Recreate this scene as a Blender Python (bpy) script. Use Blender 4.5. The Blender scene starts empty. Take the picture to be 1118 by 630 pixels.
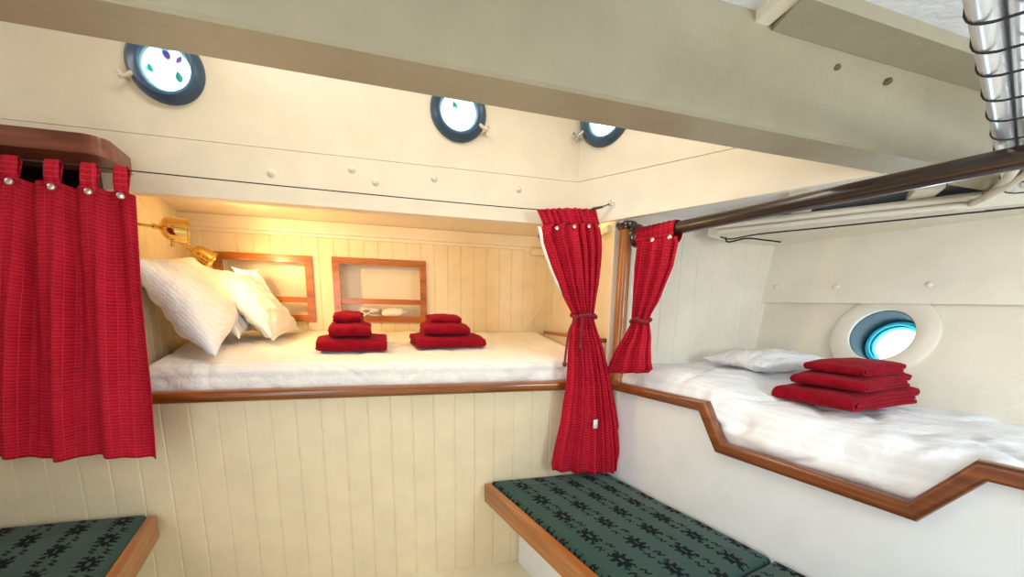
import bpy, bmesh, math, random
from mathutils import Vector, Matrix, noise
random.seed(4)
SC = bpy.context.scene
COL = SC.collection
V = Vector
# ------------------------------------------------------------------ camera model (1118 x 630)
F, PX, PY, H = 420.0, 559.0, 419.0, 1.3
dn = V((-39.0, 2352.0, 420.0)).normalized()
up = -dn
fw = V((0, 0, 1.0)); fw = (fw - up * fw.dot(up)).normalized()
rt = fw.cross(up)
if rt.x < 0: rt = -rt
M3 = Matrix((rt, fw, up))
CP = V((0, 0, H))
cd = bpy.data.cameras.new('camera'); cam = bpy.data.objects.new('camera', cd); COL.objects.link(cam)
R3 = Matrix((M3 @ V((1, 0, 0)), -(M3 @ V((0, 1, 0))), -(M3 @ V((0, 0, 1))))).transposed()
cam.matrix_world = Matrix.Translation(CP) @ R3.to_4x4()
cd.sensor_width = 36.0; cd.lens = F * 36.0 / 1118.0; cd.shift_y = (PY - 315.0) / 1118.0
cd.clip_start = 0.02; cd.clip_end = 200
SC.camera = cam

def ray(x, y): return M3 @ V((x - PX, y - PY, F))
def atz(x, y, z):
    d = ray(x, y); return CP + d * ((z - H) / d.z)
def atpl(x, y, p, n):
    d = ray(x, y); return CP + d * ((p - CP).dot(n) / d.dot(n))
# ------------------------------------------------------------------ room axes
e1 = V((0.967, 0.253, 0)).normalized(); n1 = V((-e1.y, e1.x, 0))      # along the left berth front / away from camera
e2 = V((0.494, -0.87, 0)).normalized(); n2 = V((-e2.y, e2.x, 0))      # along the right berth front / outward
K = V((0.504, 1.992, 0))
Z = V((0, 0, 1))
def W(t, n, z): return K + e1 * t + n1 * n + Z * z
def WR(t, n, z): return K + e2 * t + n2 * n + Z * z
def fF(p): q = p - K; return V((q.dot(e1), q.dot(n1), p.z))
def fR(p): q = p - K; return V((q.dot(e2), q.dot(n2), p.z))
def onF(x, y, off=0.0): return atpl(x, y, K + n1 * off, n1)
def onR(x, y, off=0.0): return atpl(x, y, K + n2 * off, n2)
# right coaming (header over the right berth)
HP = V((0.218, 1.995, 0)); HD = V((0.793, -0.609, 0)).normalized(); HN = V((-HD.y, HD.x, 0))
if HN.y < 0: HN = -HN
def onH(x, y, off=0.0): return atpl(x, y, HP + HN * off, HN)
# ------------------------------------------------------------------ materials
def mat(name, col, rough=0.5, spec=0.5, metal=0.0, coat=0.0, sheen=0.0):
    m = bpy.data.materials.new(name); m.use_nodes = True
    b = m.node_tree.nodes['Principled BSDF']
    b.inputs['Base Color'].default_value = (*col, 1)
    b.inputs['Roughness'].default_value = rough
    b.inputs['Specular IOR Level'].default_value = spec
    b.inputs['Metallic'].default_value = metal
    b.inputs['Coat Weight'].default_value = coat
    b.inputs['Coat Roughness'].default_value = 0.12
    b.inputs['Sheen Weight'].default_value = sheen
    return m
def nd(m, t, **kw):
    n = m.node_tree.nodes.new(t)
    for k, v in kw.items(): setattr(n, k, v)
    return n
def lk(m, a, b): m.node_tree.links.new(a, b)
def bsdf(m): return m.node_tree.nodes['Principled BSDF']
def add_bump(m, hsock, strength=0.3, dist=0.01):
    b = nd(m, 'ShaderNodeBump'); b.inputs['Strength'].default_value = strength; b.inputs['Distance'].default_value = dist
    lk(m, hsock, b.inputs['Height']); lk(m, b.outputs['Normal'], bsdf(m).inputs['Normal'])
    return b
def paint(name, col, rough=0.35, var=0.05, bump=0.12, sc=9.0, dirt=0.0):
    m = mat(name, col, rough)
    tc = nd(m, 'ShaderNodeTexCoord')
    nz = nd(m, 'ShaderNodeTexNoise'); nz.inputs['Scale'].default_value = sc; nz.inputs['Detail'].default_value = 6
    lk(m, tc.outputs['Object'], nz.inputs['Vector'])
    cr = nd(m, 'ShaderNodeValToRGB'); cr.color_ramp.elements[0].position = 0.3; cr.color_ramp.elements[1].position = 0.7
    cr.color_ramp.elements[0].color = (*[c * (1 - var) for c in col], 1)
    cr.color_ramp.elements[1].color = (*[min(1, c * (1 + var * 0.5)) for c in col], 1)
    lk(m, nz.outputs['Fac'], cr.inputs['Fac']); lk(m, cr.outputs['Color'], bsdf(m).inputs['Base Color'])
    n2_ = nd(m, 'ShaderNodeTexNoise'); n2_.inputs['Scale'].default_value = sc * 5; n2_.inputs['Detail'].default_value = 4
    lk(m, tc.outputs['Object'], n2_.inputs['Vector'])
    add_bump(m, n2_.outputs['Fac'], bump, 0.006)
    return m
def wood(name, dark, light, d, rough=0.3, stretch=14.0, sc=3.0, coat=0.4):
    m = mat(name, light, rough, coat=coat)
    tc = nd(m, 'ShaderNodeTexCoord')
    dot = nd(m, 'ShaderNodeVectorMath', operation='DOT_PRODUCT'); lk(m, tc.outputs['Object'], dot.inputs[0]); dot.inputs[1].default_value = d
    s1 = nd(m, 'ShaderNodeVectorMath', operation='SCALE'); lk(m, tc.outputs['Object'], s1.inputs[0]); s1.inputs['Scale'].default_value = sc * stretch
    mu = nd(m, 'ShaderNodeMath', operation='MULTIPLY'); lk(m, dot.outputs['Value'], mu.inputs[0]); mu.inputs[1].default_value = -sc * (stretch - 1)
    s2 = nd(m, 'ShaderNodeVectorMath', operation='SCALE'); s2.inputs[0].default_value = d; lk(m, mu.outputs[0], s2.inputs['Scale'])
    ad = nd(m, 'ShaderNodeVectorMath', operation='ADD'); lk(m, s1.outputs[0], ad.inputs[0]); lk(m, s2.outputs[0], ad.inputs[1])
    nz = nd(m, 'ShaderNodeTexNoise'); nz.inputs['Scale'].default_value = 1.0; nz.inputs['Detail'].default_value = 5; nz.inputs['Distortion'].default_value = 0.4
    lk(m, ad.outputs[0], nz.inputs['Vector'])
    cr = nd(m, 'ShaderNodeValToRGB'); cr.color_ramp.elements[0].position = 0.32; cr.color_ramp.elements[1].position = 0.68
    cr.color_ramp.elements[0].color = (*dark, 1); cr.color_ramp.elements[1].color = (*light, 1)
    lk(m, nz.outputs['Fac'], cr.inputs['Fac']); lk(m, cr.outputs['Color'], bsdf(m).inputs['Base Color'])
    return m
def sheet(name, col, d, period=0.022, cs=26):
    m = mat(name, col, 0.75, 0.25, sheen=0.1)
    tc = nd(m, 'ShaderNodeTexCoord')
    dot = nd(m, 'ShaderNodeVectorMath', operation='DOT_PRODUCT'); lk(m, tc.outputs['Object'], dot.inputs[0]); dot.inputs[1].default_value = d
    mu = nd(m, 'ShaderNodeMath', operation='MULTIPLY'); lk(m, dot.outputs['Value'], mu.inputs[0]); mu.inputs[1].default_value = 2 * math.pi / period
    sn = nd(m, 'ShaderNodeMath', operation='SINE'); lk(m, mu.outputs[0], sn.inputs[0])
    cr = nd(m, 'ShaderNodeValToRGB'); cr.color_ramp.elements[0].position = 0.4; cr.color_ramp.elements[1].position = 0.6
    mr = nd(m, 'ShaderNodeMapRange'); mr.inputs[1].default_value = -1; mr.inputs[2].default_value = 1
    lk(m, sn.outputs[0], mr.inputs[0]); lk(m, mr.outputs[0], cr.inputs['Fac'])
    cr.color_ramp.elements[0].color = (*[c * 0.955 for c in col], 1); cr.color_ramp.elements[1].color = (*col, 1)
    lk(m, cr.outputs['Color'], bsdf(m).inputs['Base Color'])
    nz = nd(m, 'ShaderNodeTexNoise'); nz.inputs['Scale'].default_value = cs; nz.inputs['Detail'].default_value = 3; nz.inputs['Distortion'].default_value = 0.6
    lk(m, tc.outputs['Object'], nz.inputs['Vector'])
    ad = nd(m, 'ShaderNodeMath', operation='MULTIPLY_ADD'); lk(m, mr.outputs[0], ad.inputs[0]); ad.inputs[1].default_value = 0.06; lk(m, nz.outputs['Fac'], ad.inputs[2])
    add_bump(m, ad.outputs[0], 0.6, 0.014)
    return m
def terry(name, col):
    m = mat(name, col, 0.95, 0.1, sheen=0.15)
    bsdf(m).inputs['Sheen Tint'].default_value = (0.9, 0.2, 0.25, 1)
    tc = nd(m, 'ShaderNodeTexCoord')
    nz = nd(m, 'ShaderNodeTexNoise'); nz.inputs['Scale'].default_value = 260; nz.inputs['Detail'].default_value = 3
    lk(m, tc.outputs['Object'], nz.inputs['Vector'])
    n3 = nd(m, 'ShaderNodeTexNoise'); n3.inputs['Scale'].default_value = 30; n3.inputs['Detail'].default_value = 3
    lk(m, tc.outputs['Object'], n3.inputs['Vector'])
    cr = nd(m, 'ShaderNodeValToRGB'); cr.color_ramp.elements[0].position = 0.3; cr.color_ramp.elements[1].position = 0.75
    cr.color_ramp.elements[0].color = (*[c * 0.75 for c in col], 1); cr.color_ramp.elements[1].color = (*[c * 1.15 for c in col], 1)
    lk(m, n3.outputs['Fac'], cr.inputs['Fac']); lk(m, cr.outputs['Color'], bsdf(m).inputs['Base Color'])
    add_bump(m, nz.outputs['Fac'], 0.6, 0.004)
    return m
def curtain_cloth(name, col, stitch):
    m = mat(name, col, 0.65, 0.12, sheen=0.0)
    bsdf(m).inputs['Sheen Tint'].default_value = (1, 0.2, 0.3, 1)
    uv = nd(m, 'ShaderNodeUVMap'); uv.uv_map = 'UVMap'
    br = nd(m, 'ShaderNodeTexBrick'); br.offset = 0.5
    br.inputs['Scale'].default_value = 1.0
    br.inputs['Brick Width'].default_value = 0.0135; br.inputs['Row Height'].default_value = 0.034; br.inputs['Mortar Size'].default_value = 0.0024
    br.inputs['Mortar Smooth'].default_value = 0.6
    br.inputs['Color1'].default_value = (*col, 1); br.inputs['Color2'].default_value = (*[c * 0.88 for c in col], 1); br.inputs['Mortar'].default_value = (*stitch, 1)
    mp = nd(m, 'ShaderNodeMapping'); mp.inputs['Rotation'].default_value = (0, 0, math.pi / 2); br.offset = 0.0
    lk(m, uv.outputs['UV'], mp.inputs['Vector']); lk(m, mp.outputs['Vector'], br.inputs['Vector'])
    nz = nd(m, 'ShaderNodeTexNoise'); nz.inputs['Scale'].default_value = 7; nz.inputs['Detail'].default_value = 5
    lk(m, uv.outputs['UV'], nz.inputs['Vector'])
    mx = nd(m, 'ShaderNodeMix', data_type='RGBA', blend_type='MULTIPLY'); mx.inputs['Factor'].default_value = 0.35
    lk(m, br.outputs['Color'], mx.inputs['A']); lk(m, nz.outputs['Color'], mx.inputs['B']); lk(m, nz.outputs['Fac'], mx.inputs['B'])
    g = nd(m, 'ShaderNodeGamma'); g.inputs['Gamma'].default_value = 0.92
    lk(m, mx.outputs['Result'], g.inputs['Color']); lk(m, g.outputs['Color'], bsdf(m).inputs['Base Color'])
    ad = nd(m, 'ShaderNodeMath', operation='MULTIPLY_ADD'); lk(m, br.outputs['Fac'], ad.inputs[0]); ad.inputs[1].default_value = -0.5; lk(m, nz.outputs['Fac'], ad.inputs[2])
    add_bump(m, ad.outputs[0], 0.8, 0.008)
    return m
def glass(name):
    m = bpy.data.materials.new(name); m.use_nodes = True; m.node_tree.nodes.clear()
    o = nd(m, 'ShaderNodeOutputMaterial'); t = nd(m, 'ShaderNodeBsdfTransparent'); t.inputs['Color'].default_value = (0.93, 0.99, 1, 1)
    g = nd(m, 'ShaderNodeBsdfGlossy'); g.inputs['Roughness'].default_value = 0.03
    mx = nd(m, 'ShaderNodeMixShader'); mx.inputs[0].default_value = 0.06
    lk(m, t.outputs[0], mx.inputs[1]); lk(m, g.outputs[0], mx.inputs[2]); lk(m, mx.outputs[0], o.inputs['Surface'])
    return m
CREAM = (0.80, 0.715, 0.56)
M = dict(
    cream=paint('cream gloss paint', CREAM, 0.3),
    cream_up=paint('cream satin paint', (0.80, 0.72, 0.575), 0.33),
    boards=paint('cream board paint', (0.77, 0.665, 0.46), 0.42, 0.06, 0.15),
    white=paint('white panel paint', (0.82, 0.85, 0.87), 0.4, 0.04),
    beam=paint('shade darkened beam paint', (0.37, 0.325, 0.225), 0.32, 0.07, 0.2),  # cream darkened: shade on the beam's front face is put into the colour
    deck=paint('white deckhead paint', (0.78, 0.80, 0.84), 0.28, 0.05, 0.9, 6),
    hull=paint('cream hull paint', (0.80, 0.75, 0.64), 0.3, 0.07, 0.25, 5),
    floor=paint('cream floor paint', (0.78, 0.70, 0.52), 0.45, 0.06),
    dark=paint('locker shade black', (0.02, 0.013, 0.01), 0.7),  # near-black colour stands in for the lack of light in the locker
    wood_f=wood('varnished wood along the berth', (0.13, 0.032, 0.005), (0.33, 0.098, 0.013), e1),
    wood_r=wood('varnished wood along the right berth', (0.11, 0.026, 0.006), (0.27, 0.075, 0.015), e2),
    wood_v=wood('varnished upright wood', (0.22, 0.065, 0.012), (0.50, 0.19, 0.04), Z),
    wood_n=wood('orange niche wood', (0.23, 0.055, 0.003), (0.50, 0.155, 0.009), e1, stretch=9),
    wood_b=wood('bench rail wood', (0.27, 0.085, 0.018), (0.46, 0.175, 0.040), e2, coat=0.2),
    mahog=wood('mahogany board', (0.12, 0.030, 0.016), (0.25, 0.075, 0.042), e1),
    darkwood=wood('dark turned pole wood', (0.018, 0.010, 0.007), (0.060, 0.030, 0.020), e2, 0.28),
    capwood=mat('dark cap wood', (0.05, 0.015, 0.008), 0.25, coat=0.5),
    sheet_l=sheet('white striped sheet', (0.86, 0.85, 0.82), n1),
    sheet_r=sheet('white striped cover', (0.84, 0.86, 0.88), n2 + Z * 0.6, 0.03, 13),
    pillow=sheet('white pillow cotton', (0.86, 0.87, 0.89), e1 + Z, 0.02),
    towel=terry('dark red terry', (0.26, 0.003, 0.013)),
    curtain=curtain_cloth('red woven curtain', (0.56, 0.004, 0.017), (0.66, 0.026, 0.065)),
    cord=mat('dark red cord', (0.20, 0.008, 0.018), 0.8),
    stud=mat('brushed stud metal', (0.75, 0.72, 0.66), 0.3, metal=1),
    brass=mat('polished brass', (0.83, 0.56, 0.18), 0.14, metal=1),
    bulb=None,
    steel=mat('blue grey ring paint', (0.045, 0.085, 0.15), 0.3),
    chrome=mat('bright steel', (0.8, 0.8, 0.8), 0.2, metal=1),
    tube=paint('teal tube paint', (0.004, 0.022, 0.032), 0.75),
    tubelight=paint('pale blue glass ring', (0.35, 0.68, 0.76), 0.3),
    conduit=mat('silver conduit', (0.84, 0.86, 0.90), 0.3, metal=0.8),
    pipepaint=paint('painted pipe', (0.72, 0.67, 0.56), 0.35),
    black=mat('black cord', (0.012, 0.012, 0.013), 0.6),
    wire=mat('black wire', (0.02, 0.02, 0.022), 0.45),
    tag=mat('white cloth tag', (0.8, 0.78, 0.74), 0.8),
    green=mat('green upholstery', (0.022, 0.060, 0.048), 0.85, 0.2, sheen=0.15),
    motif=mat('black woven motif', (0.006, 0.009, 0.012), 0.9, 0.15),
    glass=glass('port glass'),
    leaf=mat('teal leaf', (0.02, 0.30, 0.24), 0.6), petal=mat('purple petal', (0.30, 0.06, 0.36), 0.6),
    ivory=mat('white glazed plastic', (0.85, 0.82, 0.74), 0.35),
    chip=mat('brown exposed wood chip', (0.12, 0.075, 0.04), 0.8),
)
gm = M['green']; tc = nd(gm, 'ShaderNodeTexCoord'); nz = nd(gm, 'ShaderNodeTexNoise'); nz.inputs['Scale'].default_value = 300
lk(gm, tc.outputs['Object'], nz.inputs['Vector']); add_bump(gm, nz.outputs['Fac'], 0.4, 0.003)
mb = bpy.data.materials.new('lit lamp bulb'); mb.use_nodes = True; mb.node_tree.nodes.clear()
o_ = nd(mb, 'ShaderNodeOutputMaterial'); em = nd(mb, 'ShaderNodeEmission'); em.inputs['Color'].default_value = (1, 0.75, 0.35, 1); em.inputs['Strength'].default_value = 12
lk(mb, em.outputs[0], o_.inputs['Surface']); M['bulb'] = mb
gr = bpy.data.materials.new('pale cyan glass ring'); gr.use_nodes = True; gr.node_tree.nodes.clear(); M['glassring'] = gr
o_ = nd(gr, 'ShaderNodeOutputMaterial'); t_ = nd(gr, 'ShaderNodeBsdfTranslucent'); t_.inputs['Color'].default_value = (0.35, 0.85, 0.92, 1)
t2_ = nd(gr, 'ShaderNodeBsdfTransparent'); t2_.inputs['Color'].default_value = (0.30, 0.80, 0.90, 1); mx_ = nd(gr, 'ShaderNodeMixShader'); mx_.inputs[0].default_value = 0.3
lk(gr, t_.outputs[0], mx_.inputs[1]); lk(gr, t2_.outputs[0], mx_.inputs[2]); lk(gr, mx_.outputs[0], o_.inputs['Surface'])
# ------------------------------------------------------------------ object helpers
def wm(o):
    m = o.matrix_basis.copy()
    while o.parent: o = o.parent; m = o.matrix_basis @ m
    return m
def thing(name, label, cat, loc, group=None, mx=None):
    o = bpy.data.objects.new(name, None); COL.objects.link(o); o.empty_display_size = 0.05
    if mx is not None: o.matrix_basis = mx
    else: o.location = loc
    o['label'] = label; o['category'] = cat
    if group: o['group'] = group
    return o
def tag(o, label, cat, group=None):
    o['label'] = label; o['category'] = cat
    if group: o['group'] = group
    return o
def obj(name, bm, m, parent=None, local=False, ang=40, loc=None):
    """link a bmesh; its verts are world coordinates unless local"""
    bmesh.ops.recalc_face_normals(bm, faces=bm.faces)
    me = bpy.data.meshes.new(name); bm.to_mesh(me); bm.free()
    for x in (m if isinstance(m, (list, tuple)) else [m]): me.materials.append(x)
    o = bpy.data.objects.new(name, me); COL.objects.link(o)
    if parent is not None:
        o.parent = parent
        if not local: me.transform(wm(parent).inverted())
    elif not local:
        if loc is None:
            n = len(me.vertices); c = V((0, 0, 0)); lo = 1e9
            for v in me.vertices: c += v.co; lo = min(lo, v.co.z)
            loc = V((c.x / n, c.y / n, lo))
        me.transform(Matrix.Translation(-loc)); o.location = loc
    for p in me.polygons: p.use_smooth = True
    me.set_sharp_from_angle(angle=math.radians(ang))
    return o
def struct(name, bm, m, **kw):
    o = obj(name, bm, m, **kw); o['kind'] = 'structure'; return o
def hexa(bm, p):
    v = [bm.verts.new(x) for x in p]
    for f in ((0, 1, 2, 3), (4, 5, 6, 7), (0, 1, 5, 4), (1, 2, 6, 5), (2, 3, 7, 6), (3, 0, 4, 7)): bm.faces.new([v[i] for i in f])
    return v
def fbox(bm, t0, t1, a0, a1, z0, z1, f=W):
    return hexa(bm, [f(t0, a0, z0), f(t1, a0, z0), f(t1, a1, z0), f(t0, a1, z0), f(t0, a0, z1), f(t1, a0, z1), f(t1, a1, z1), f(t0, a1, z1)])
def bevel(bm, w, seg=2, ang=30):
    es = [e for e in bm.edges if len(e.link_faces) == 2 and e.calc_face_angle(0) > math.radians(ang)]
    bmesh.ops.bevel(bm, geom=es, offset=w, segments=seg, affect='EDGES', profile=0.5, clamp_overlap=True)
def bxo(w=0.004, seg=2, *boxes, f=W):
    bm = bmesh.new()
    for b in boxes: fbox(bm, *b, f=f)
    if w: bevel(bm, w, seg)
    return bm
def tube(bm, pts, r, seg=10, cap=True):
    pts = [V(p) for p in pts]; n = len(pts); rr = r if isinstance(r, (list, tuple)) else [r] * n
    rings = []; prev = None
    for i, p in enumerate(pts):
        d = ((pts[min(i + 1, n - 1)] - pts[max(i - 1, 0)])).normalized()
        if prev is None:
            a = d.orthogonal().normalized()
        else:
            a = (prev - d * prev.dot(d)).normalized()
        prev = a; b = d.cross(a)
        rings.append([bm.verts.new(p + (a * math.cos(2 * math.pi * k / seg) + b * math.sin(2 * math.pi * k / seg)) * rr[i]) for k in range(seg)])
    for i in range(n - 1):
        for k in range(seg):
            bm.faces.new((rings[i][k], rings[i][(k + 1) % seg], rings[i + 1][(k + 1) % seg], rings[i + 1][k]))
    if cap: bm.faces.new(rings[0][::-1]); bm.faces.new(rings[-1])
    return bm
def smooth_path(pts, k=6):
    """Catmull-Rom through points"""
    pts = [V(p) for p in pts]; out = []
    for i in range(len(pts) - 1):
        p0 = pts[max(i - 1, 0)]; p1 = pts[i]; p2 = pts[i + 1]; p3 = pts[min(i + 2, len(pts) - 1)]
        for j in range(k):
            t = j / k
            out.append(0.5 * ((2 * p1) + (p2 - p0) * t + (2 * p0 - 5 * p1 + 4 * p2 - p3) * t * t + (3 * p1 - p0 - 3 * p2 + p3) * t ** 3))
    out.append(pts[-1]); return out
def lathe(bm, prof, mx=Matrix(), seg=32, close=False):
    """prof: list of (r, z) around local Z"""
    rings = []
    for r, z in prof:
        if r < 1e-6: rings.append([bm.verts.new(mx @ V((0, 0, z)))])
        else: rings.append([bm.verts.new(mx @ V((r * math.cos(2 * math.pi * k / seg), r * math.sin(2 * math.pi * k / seg), z))) for k in range(seg)])
    L = list(zip(rings, rings[1:])) + ([(rings[-1], rings[0])] if close else [])
    for a, b in L:
        for k in range(seg):
            k2 = (k + 1) % seg
            if len(a) == 1 and len(b) == 1: continue
            if len(a) == 1: bm.faces.new((a[0], b[k], b[k2]))
            elif len(b) == 1: bm.faces.new((a[k], a[k2], b[0]))
            else: bm.faces.new((a[k], a[k2], b[k2], b[k]))
    return bm
def grid(bm, rows, uvs=None, closed=False):
    uvl = (bm.loops.layers.uv.get('UVMap') or bm.loops.layers.uv.new('UVMap')) if uvs else None
    vs = [[bm.verts.new(p) for p in r] for r in rows]
    for i in range(len(vs) - 1):
        n = len(vs[i])
        for j in range(n if closed else n - 1):
            j2 = (j + 1) % n
            f = bm.faces.new((vs[i][j], vs[i][j2], vs[i + 1][j2], vs[i + 1][j]))
            if uvs:
                for l, (a, b) in zip(f.loops, ((i, j), (i, j2), (i + 1, j2), (i + 1, j))): l[uvl].uv = uvs[a][b]
    return vs
def frame_mx(o, z, x=None):
    z = z.normalized()
    if x is None: x = Z.cross(z)
    x = (x - z * x.dot(z)).normalized(); y = z.cross(x)
    m = Matrix((x, y, z)).transposed().to_4x4(); m.translation = o; return m
def cut(o, cutters):
    """subtract cutter meshes from o for good, then remove them"""
    for c in cutters:
        md = o.modifiers.new('cut', 'BOOLEAN'); md.operation = 'DIFFERENCE'; md.object = c; md.solver = 'EXACT'
    bpy.context.view_layer.update()
    dg = bpy.context.evaluated_depsgraph_get()
    me = bpy.data.meshes.new_from_object(o.evaluated_get(dg)); old = o.data
    o.modifiers.clear(); o.data = me
    for c in cutters: bpy.data.objects.remove(c)
    for p in me.polygons: p.use_smooth = True
    me.set_sharp_from_angle(angle=math.radians(35))
def cyl_cutter(p, axis, r, depth):
    bm = bmesh.new(); lathe(bm, [(0, -depth), (r, -depth), (r, depth), (0, depth)], frame_mx(p, axis), 48)
    return obj('cutter', bm, M['white'])
def copy_tree(o, mx, label=None):
    c = o.copy(); COL.objects.link(c); c.matrix_basis = mx
    if label: c['label'] = label
    for ch in list(o.children):
        d = ch.copy(); COL.objects.link(d); d.parent = c
        for g in list(ch.children):
            e = g.copy(); COL.objects.link(e); e.parent = d
    return c
def boards(bm, t0, t1, z0, z1, a, ph, pitch, f=W, thick=0.018, gw=0.0045, gd=0.004):
    """tongue and groove: one profile extruded upright, a V notch at every groove"""
    prof = [(t0, a)]
    k = math.ceil((t0 - ph) / pitch + 1e-6)
    while ph + k * pitch < t1 - gw:
        g = ph + k * pitch
        if g > t0 + gw: prof += [(g - gw, a), (g - gw * 0.3, a + gd), (g + gw * 0.3, a + gd), (g + gw, a)]
        k += 1
    prof += [(t1, a), (t1, a + thick), (t0, a + thick)]
    lo = [bm.verts.new(f(t, n, z0)) for t, n in prof]; hi = [bm.verts.new(f(t, n, z1)) for t, n in prof]
    n = len(prof)
    for i in range(n): bm.faces.new((lo[i], lo[(i + 1) % n], hi[(i + 1) % n], hi[i]))
    m = n - 2
    for s in (lo, hi):
        back0, back1 = s[-1], s[-2]
        bm.faces.new(s)
def wob(p, sc, amp, seed=0.0):
    return noise.noise(V((p[0] * sc + seed, p[1] * sc - seed, p[2] * sc + 2 * seed))) * amp
# ------------------------------------------------------------------ the shell
TL = -3.1           # how far left the berth front runs
ZB = 1.752          # underside of the big deck beam
ZC = 1.985          # deckhead over the cabin
bm = bmesh.new()
far = K + e1 * TL
poly = [far, K, K + e2 * 3.4, far + e2 * 3.4]
cx = [p + (p - V((-0.2, 0.3, 0))).normalized() * 0.05 for p in poly]
hexa(bm, [p - Z * 0.05 for p in cx] + [p.copy() for p in cx]); struct('floor', bm, M['floor'])
bm = bmesh.new(); hexa(bm, [WR(t, n, z) for z in (0, 2.05) for t, n in ((-1.0, -2.93), (3.4, -2.93), (3.4, -2.98), (-1.0, -2.98))]); struct('wall_left', bm, M['cream'])
bm = bmesh.new(); hexa(bm, [WR(t, n, z) for z in (0, 2.05) for t, n in ((3.36, -2.95), (3.36, 1.0), (3.41, 1.0), (3.41, -2.95))]); struct('wall_rear', bm, M['cream'])

# front of the left berth ------------------------------------------------
FZ = 0.955
lb = thing('berth_base', 'cream tongue and groove berth front with rounded wooden edge rail under the left bed', 'berth', W(-1.0, 0.3, 0))
bm = bmesh.new(); boards(bm, TL, -0.004, 0.0, FZ - 0.028, 0.0, -0.317, 0.0975); obj('front_panel', bm, M['boards'], lb, ang=20)
def rail_profile(w, h, k=6):
    return [(w * (math.copysign(abs(math.cos(a)) ** 0.6, math.cos(a))), h * (math.copysign(abs(math.sin(a)) ** 0.6, math.sin(a)))) for a in [2 * math.pi * i / (4 * k) for i in range(4 * k)]]
def sweep(bm, path, w, h, side):
    """rounded rail along path lying in an upright plane; side = horizontal normal of that plane"""
    pr = rail_profile(w, h); rings = []
    n = len(path)
    for i, p in enumerate(path):
        d0 = (p - path[i - 1]).normalized() if i else (path[1] - p).normalized()
        d1 = (path[i + 1] - p).normalized() if i < n - 1 else d0
        d = (d0 + d1).normalized(); vv = side.cross(d); vv = vv if vv.z > 0 else -vv
        s = 1 / max(0.5, d.dot(d0))
        rings.append([bm.verts.new(p + side * a + vv * b * s) for a, b in pr])
    m = len(pr)
    for i in range(n - 1):
        for k in range(m): bm.faces.new((rings[i][k], rings[i][(k + 1) % m], rings[i + 1][(k + 1) % m], rings[i + 1][k]))
    bm.faces.new(rings[0]); bm.faces.new(rings[-1][::-1])
bm = bmesh.new(); sweep(bm, [W(TL, -0.004, FZ), W(0.0, -0.004, FZ)], 0.030, 0.024, n1); obj('edge_rail', bm, M['wood_f'], lb)
BD = 0.95
bm = bxo(0.003, 1, (TL, -0.004, 0.02, BD, 0.88, 0.93)); obj('bed_board', bm, M['boards'], lb)
bm = bxo(0.003, 1, (-0.03, -0.006, 0.03, BD - 0.01, 0.935, 1.165)); obj('foot_board', bm, M['cream'], lb)
bm = bxo(0.005, 2, (-0.037, 0.0, 0.03, BD - 0.01, 1.167, 1.187)); obj('foot_board_cap', bm, M['wood_n'], lb)

# mattress of the left berth
def mz(n): return 1.085 + 0.10 * n
def soft_slab(bm, t0f, t1, n0, n1_, zb, zt, r, f, nt=150, nn=50, amp=0.006, seed=1.0):
    """a sheeted mattress: rounded front lip, creased top"""
    prof = []
    for i in range(9): prof.append((n0 + 0.004 * math.sin(i), zb + (zt(n0) - r - zb) * i / 8))
    for i in range(1, 9):
        a = math.pi / 2 * i / 8; prof.append((n0 + r * (1 - math.cos(a)), zt(n0) - r + r * math.sin(a)))
    for i in range(1, nn): 
        n = n0 + r + (n1_ - n0 - r) * i / (nn - 1); prof.append((n, zt(n)))
    rows = []
    for i in range(nt + 1):
        row = []
        for k, (n, z) in enumerate(prof):
            t0 = t0f(n); t = t0 + (t1 - t0) * i / nt
            q = V((t * 1.0, n, z))
            w1 = wob((t * 9, n * 3.0, z * 14), 1.0, amp, seed) + wob((t * 24 + n * 6, n * 9, z * 26), 1.0, amp * 0.55, seed + 3)
            w2 = abs(wob((t * 5 + n * 3, n * 4, z * 5), 1.0, 1.0, seed + 7)); w2 = -amp * 1.4 * max(0, 0.12 - w2) / 0.12
            d = (w1 + w2) * (0.25 if z < zb + 0.01 else 1)
            e = min(1, (t - t0) / 0.06, (t1 - t) / 0.06); e = max(0, e) ** 0.5
            if k > 16: row.append(f(t, n, zb + (z - zb) * (0.6 + 0.4 * e) + d))
            else: row.append(f(t, n - d * 1.1, zb + (z - zb) * (0.6 + 0.4 * e)))
        rows.append(row)
    grid(bm, rows)
bm = bmesh.new(); soft_slab(bm, lambda n: -2.06 - .2065 * (n - .03) + .008, -0.045, 0.012, BD - 0.01, 0.932, mz, 0.055, W, amp=0.005)
ml = obj('mattress', bm, M['sheet_l'], ang=80); tag(ml, 'mattress under cream white striped sheet on the left berth', 'mattress')

# head wall, back wall with two niches, foot wall ------------------------------------------------
HW0, HW1 = V((-2.06, 0.03)), V((-2.25, BD))
def WH(s, a, z):      # s along the head wall from its front edge, a outward (away from the bed)
    d = (HW1 - HW0).normalized(); q = HW0 + d * s + V((-d.y, d.x)) * a
    return W(q.x, q.y, z)
HL = (HW1 - HW0).length
hwn = (WH(0, -1, 0) - WH(0, 0, 0)).normalized()
def onHW(x, y, off=0.0): return atpl(x, y, WH(0, 0, 0) + hwn * off, hwn)
bm = bmesh.new(); boards(bm, 0.0, HL, 0.9, 1.9, 0.0, 0.05, 0.095, f=WH); struct('wall_head', bm, M['boards'], ang=20)
bm = bxo(0.004, 2, (-0.028, 0.0, -0.012, 0.03, 0.98, 1.86), f=WH); o = struct('trim_3', bm, M['mahog'])
NI = [(-2.12, -1.583, 1.238, 1.642), (-1.468, -0.885, 1.238, 1.645)]     # niches: t0 t1 z0 z1 (outside of frame)
FRW = 0.042
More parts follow.
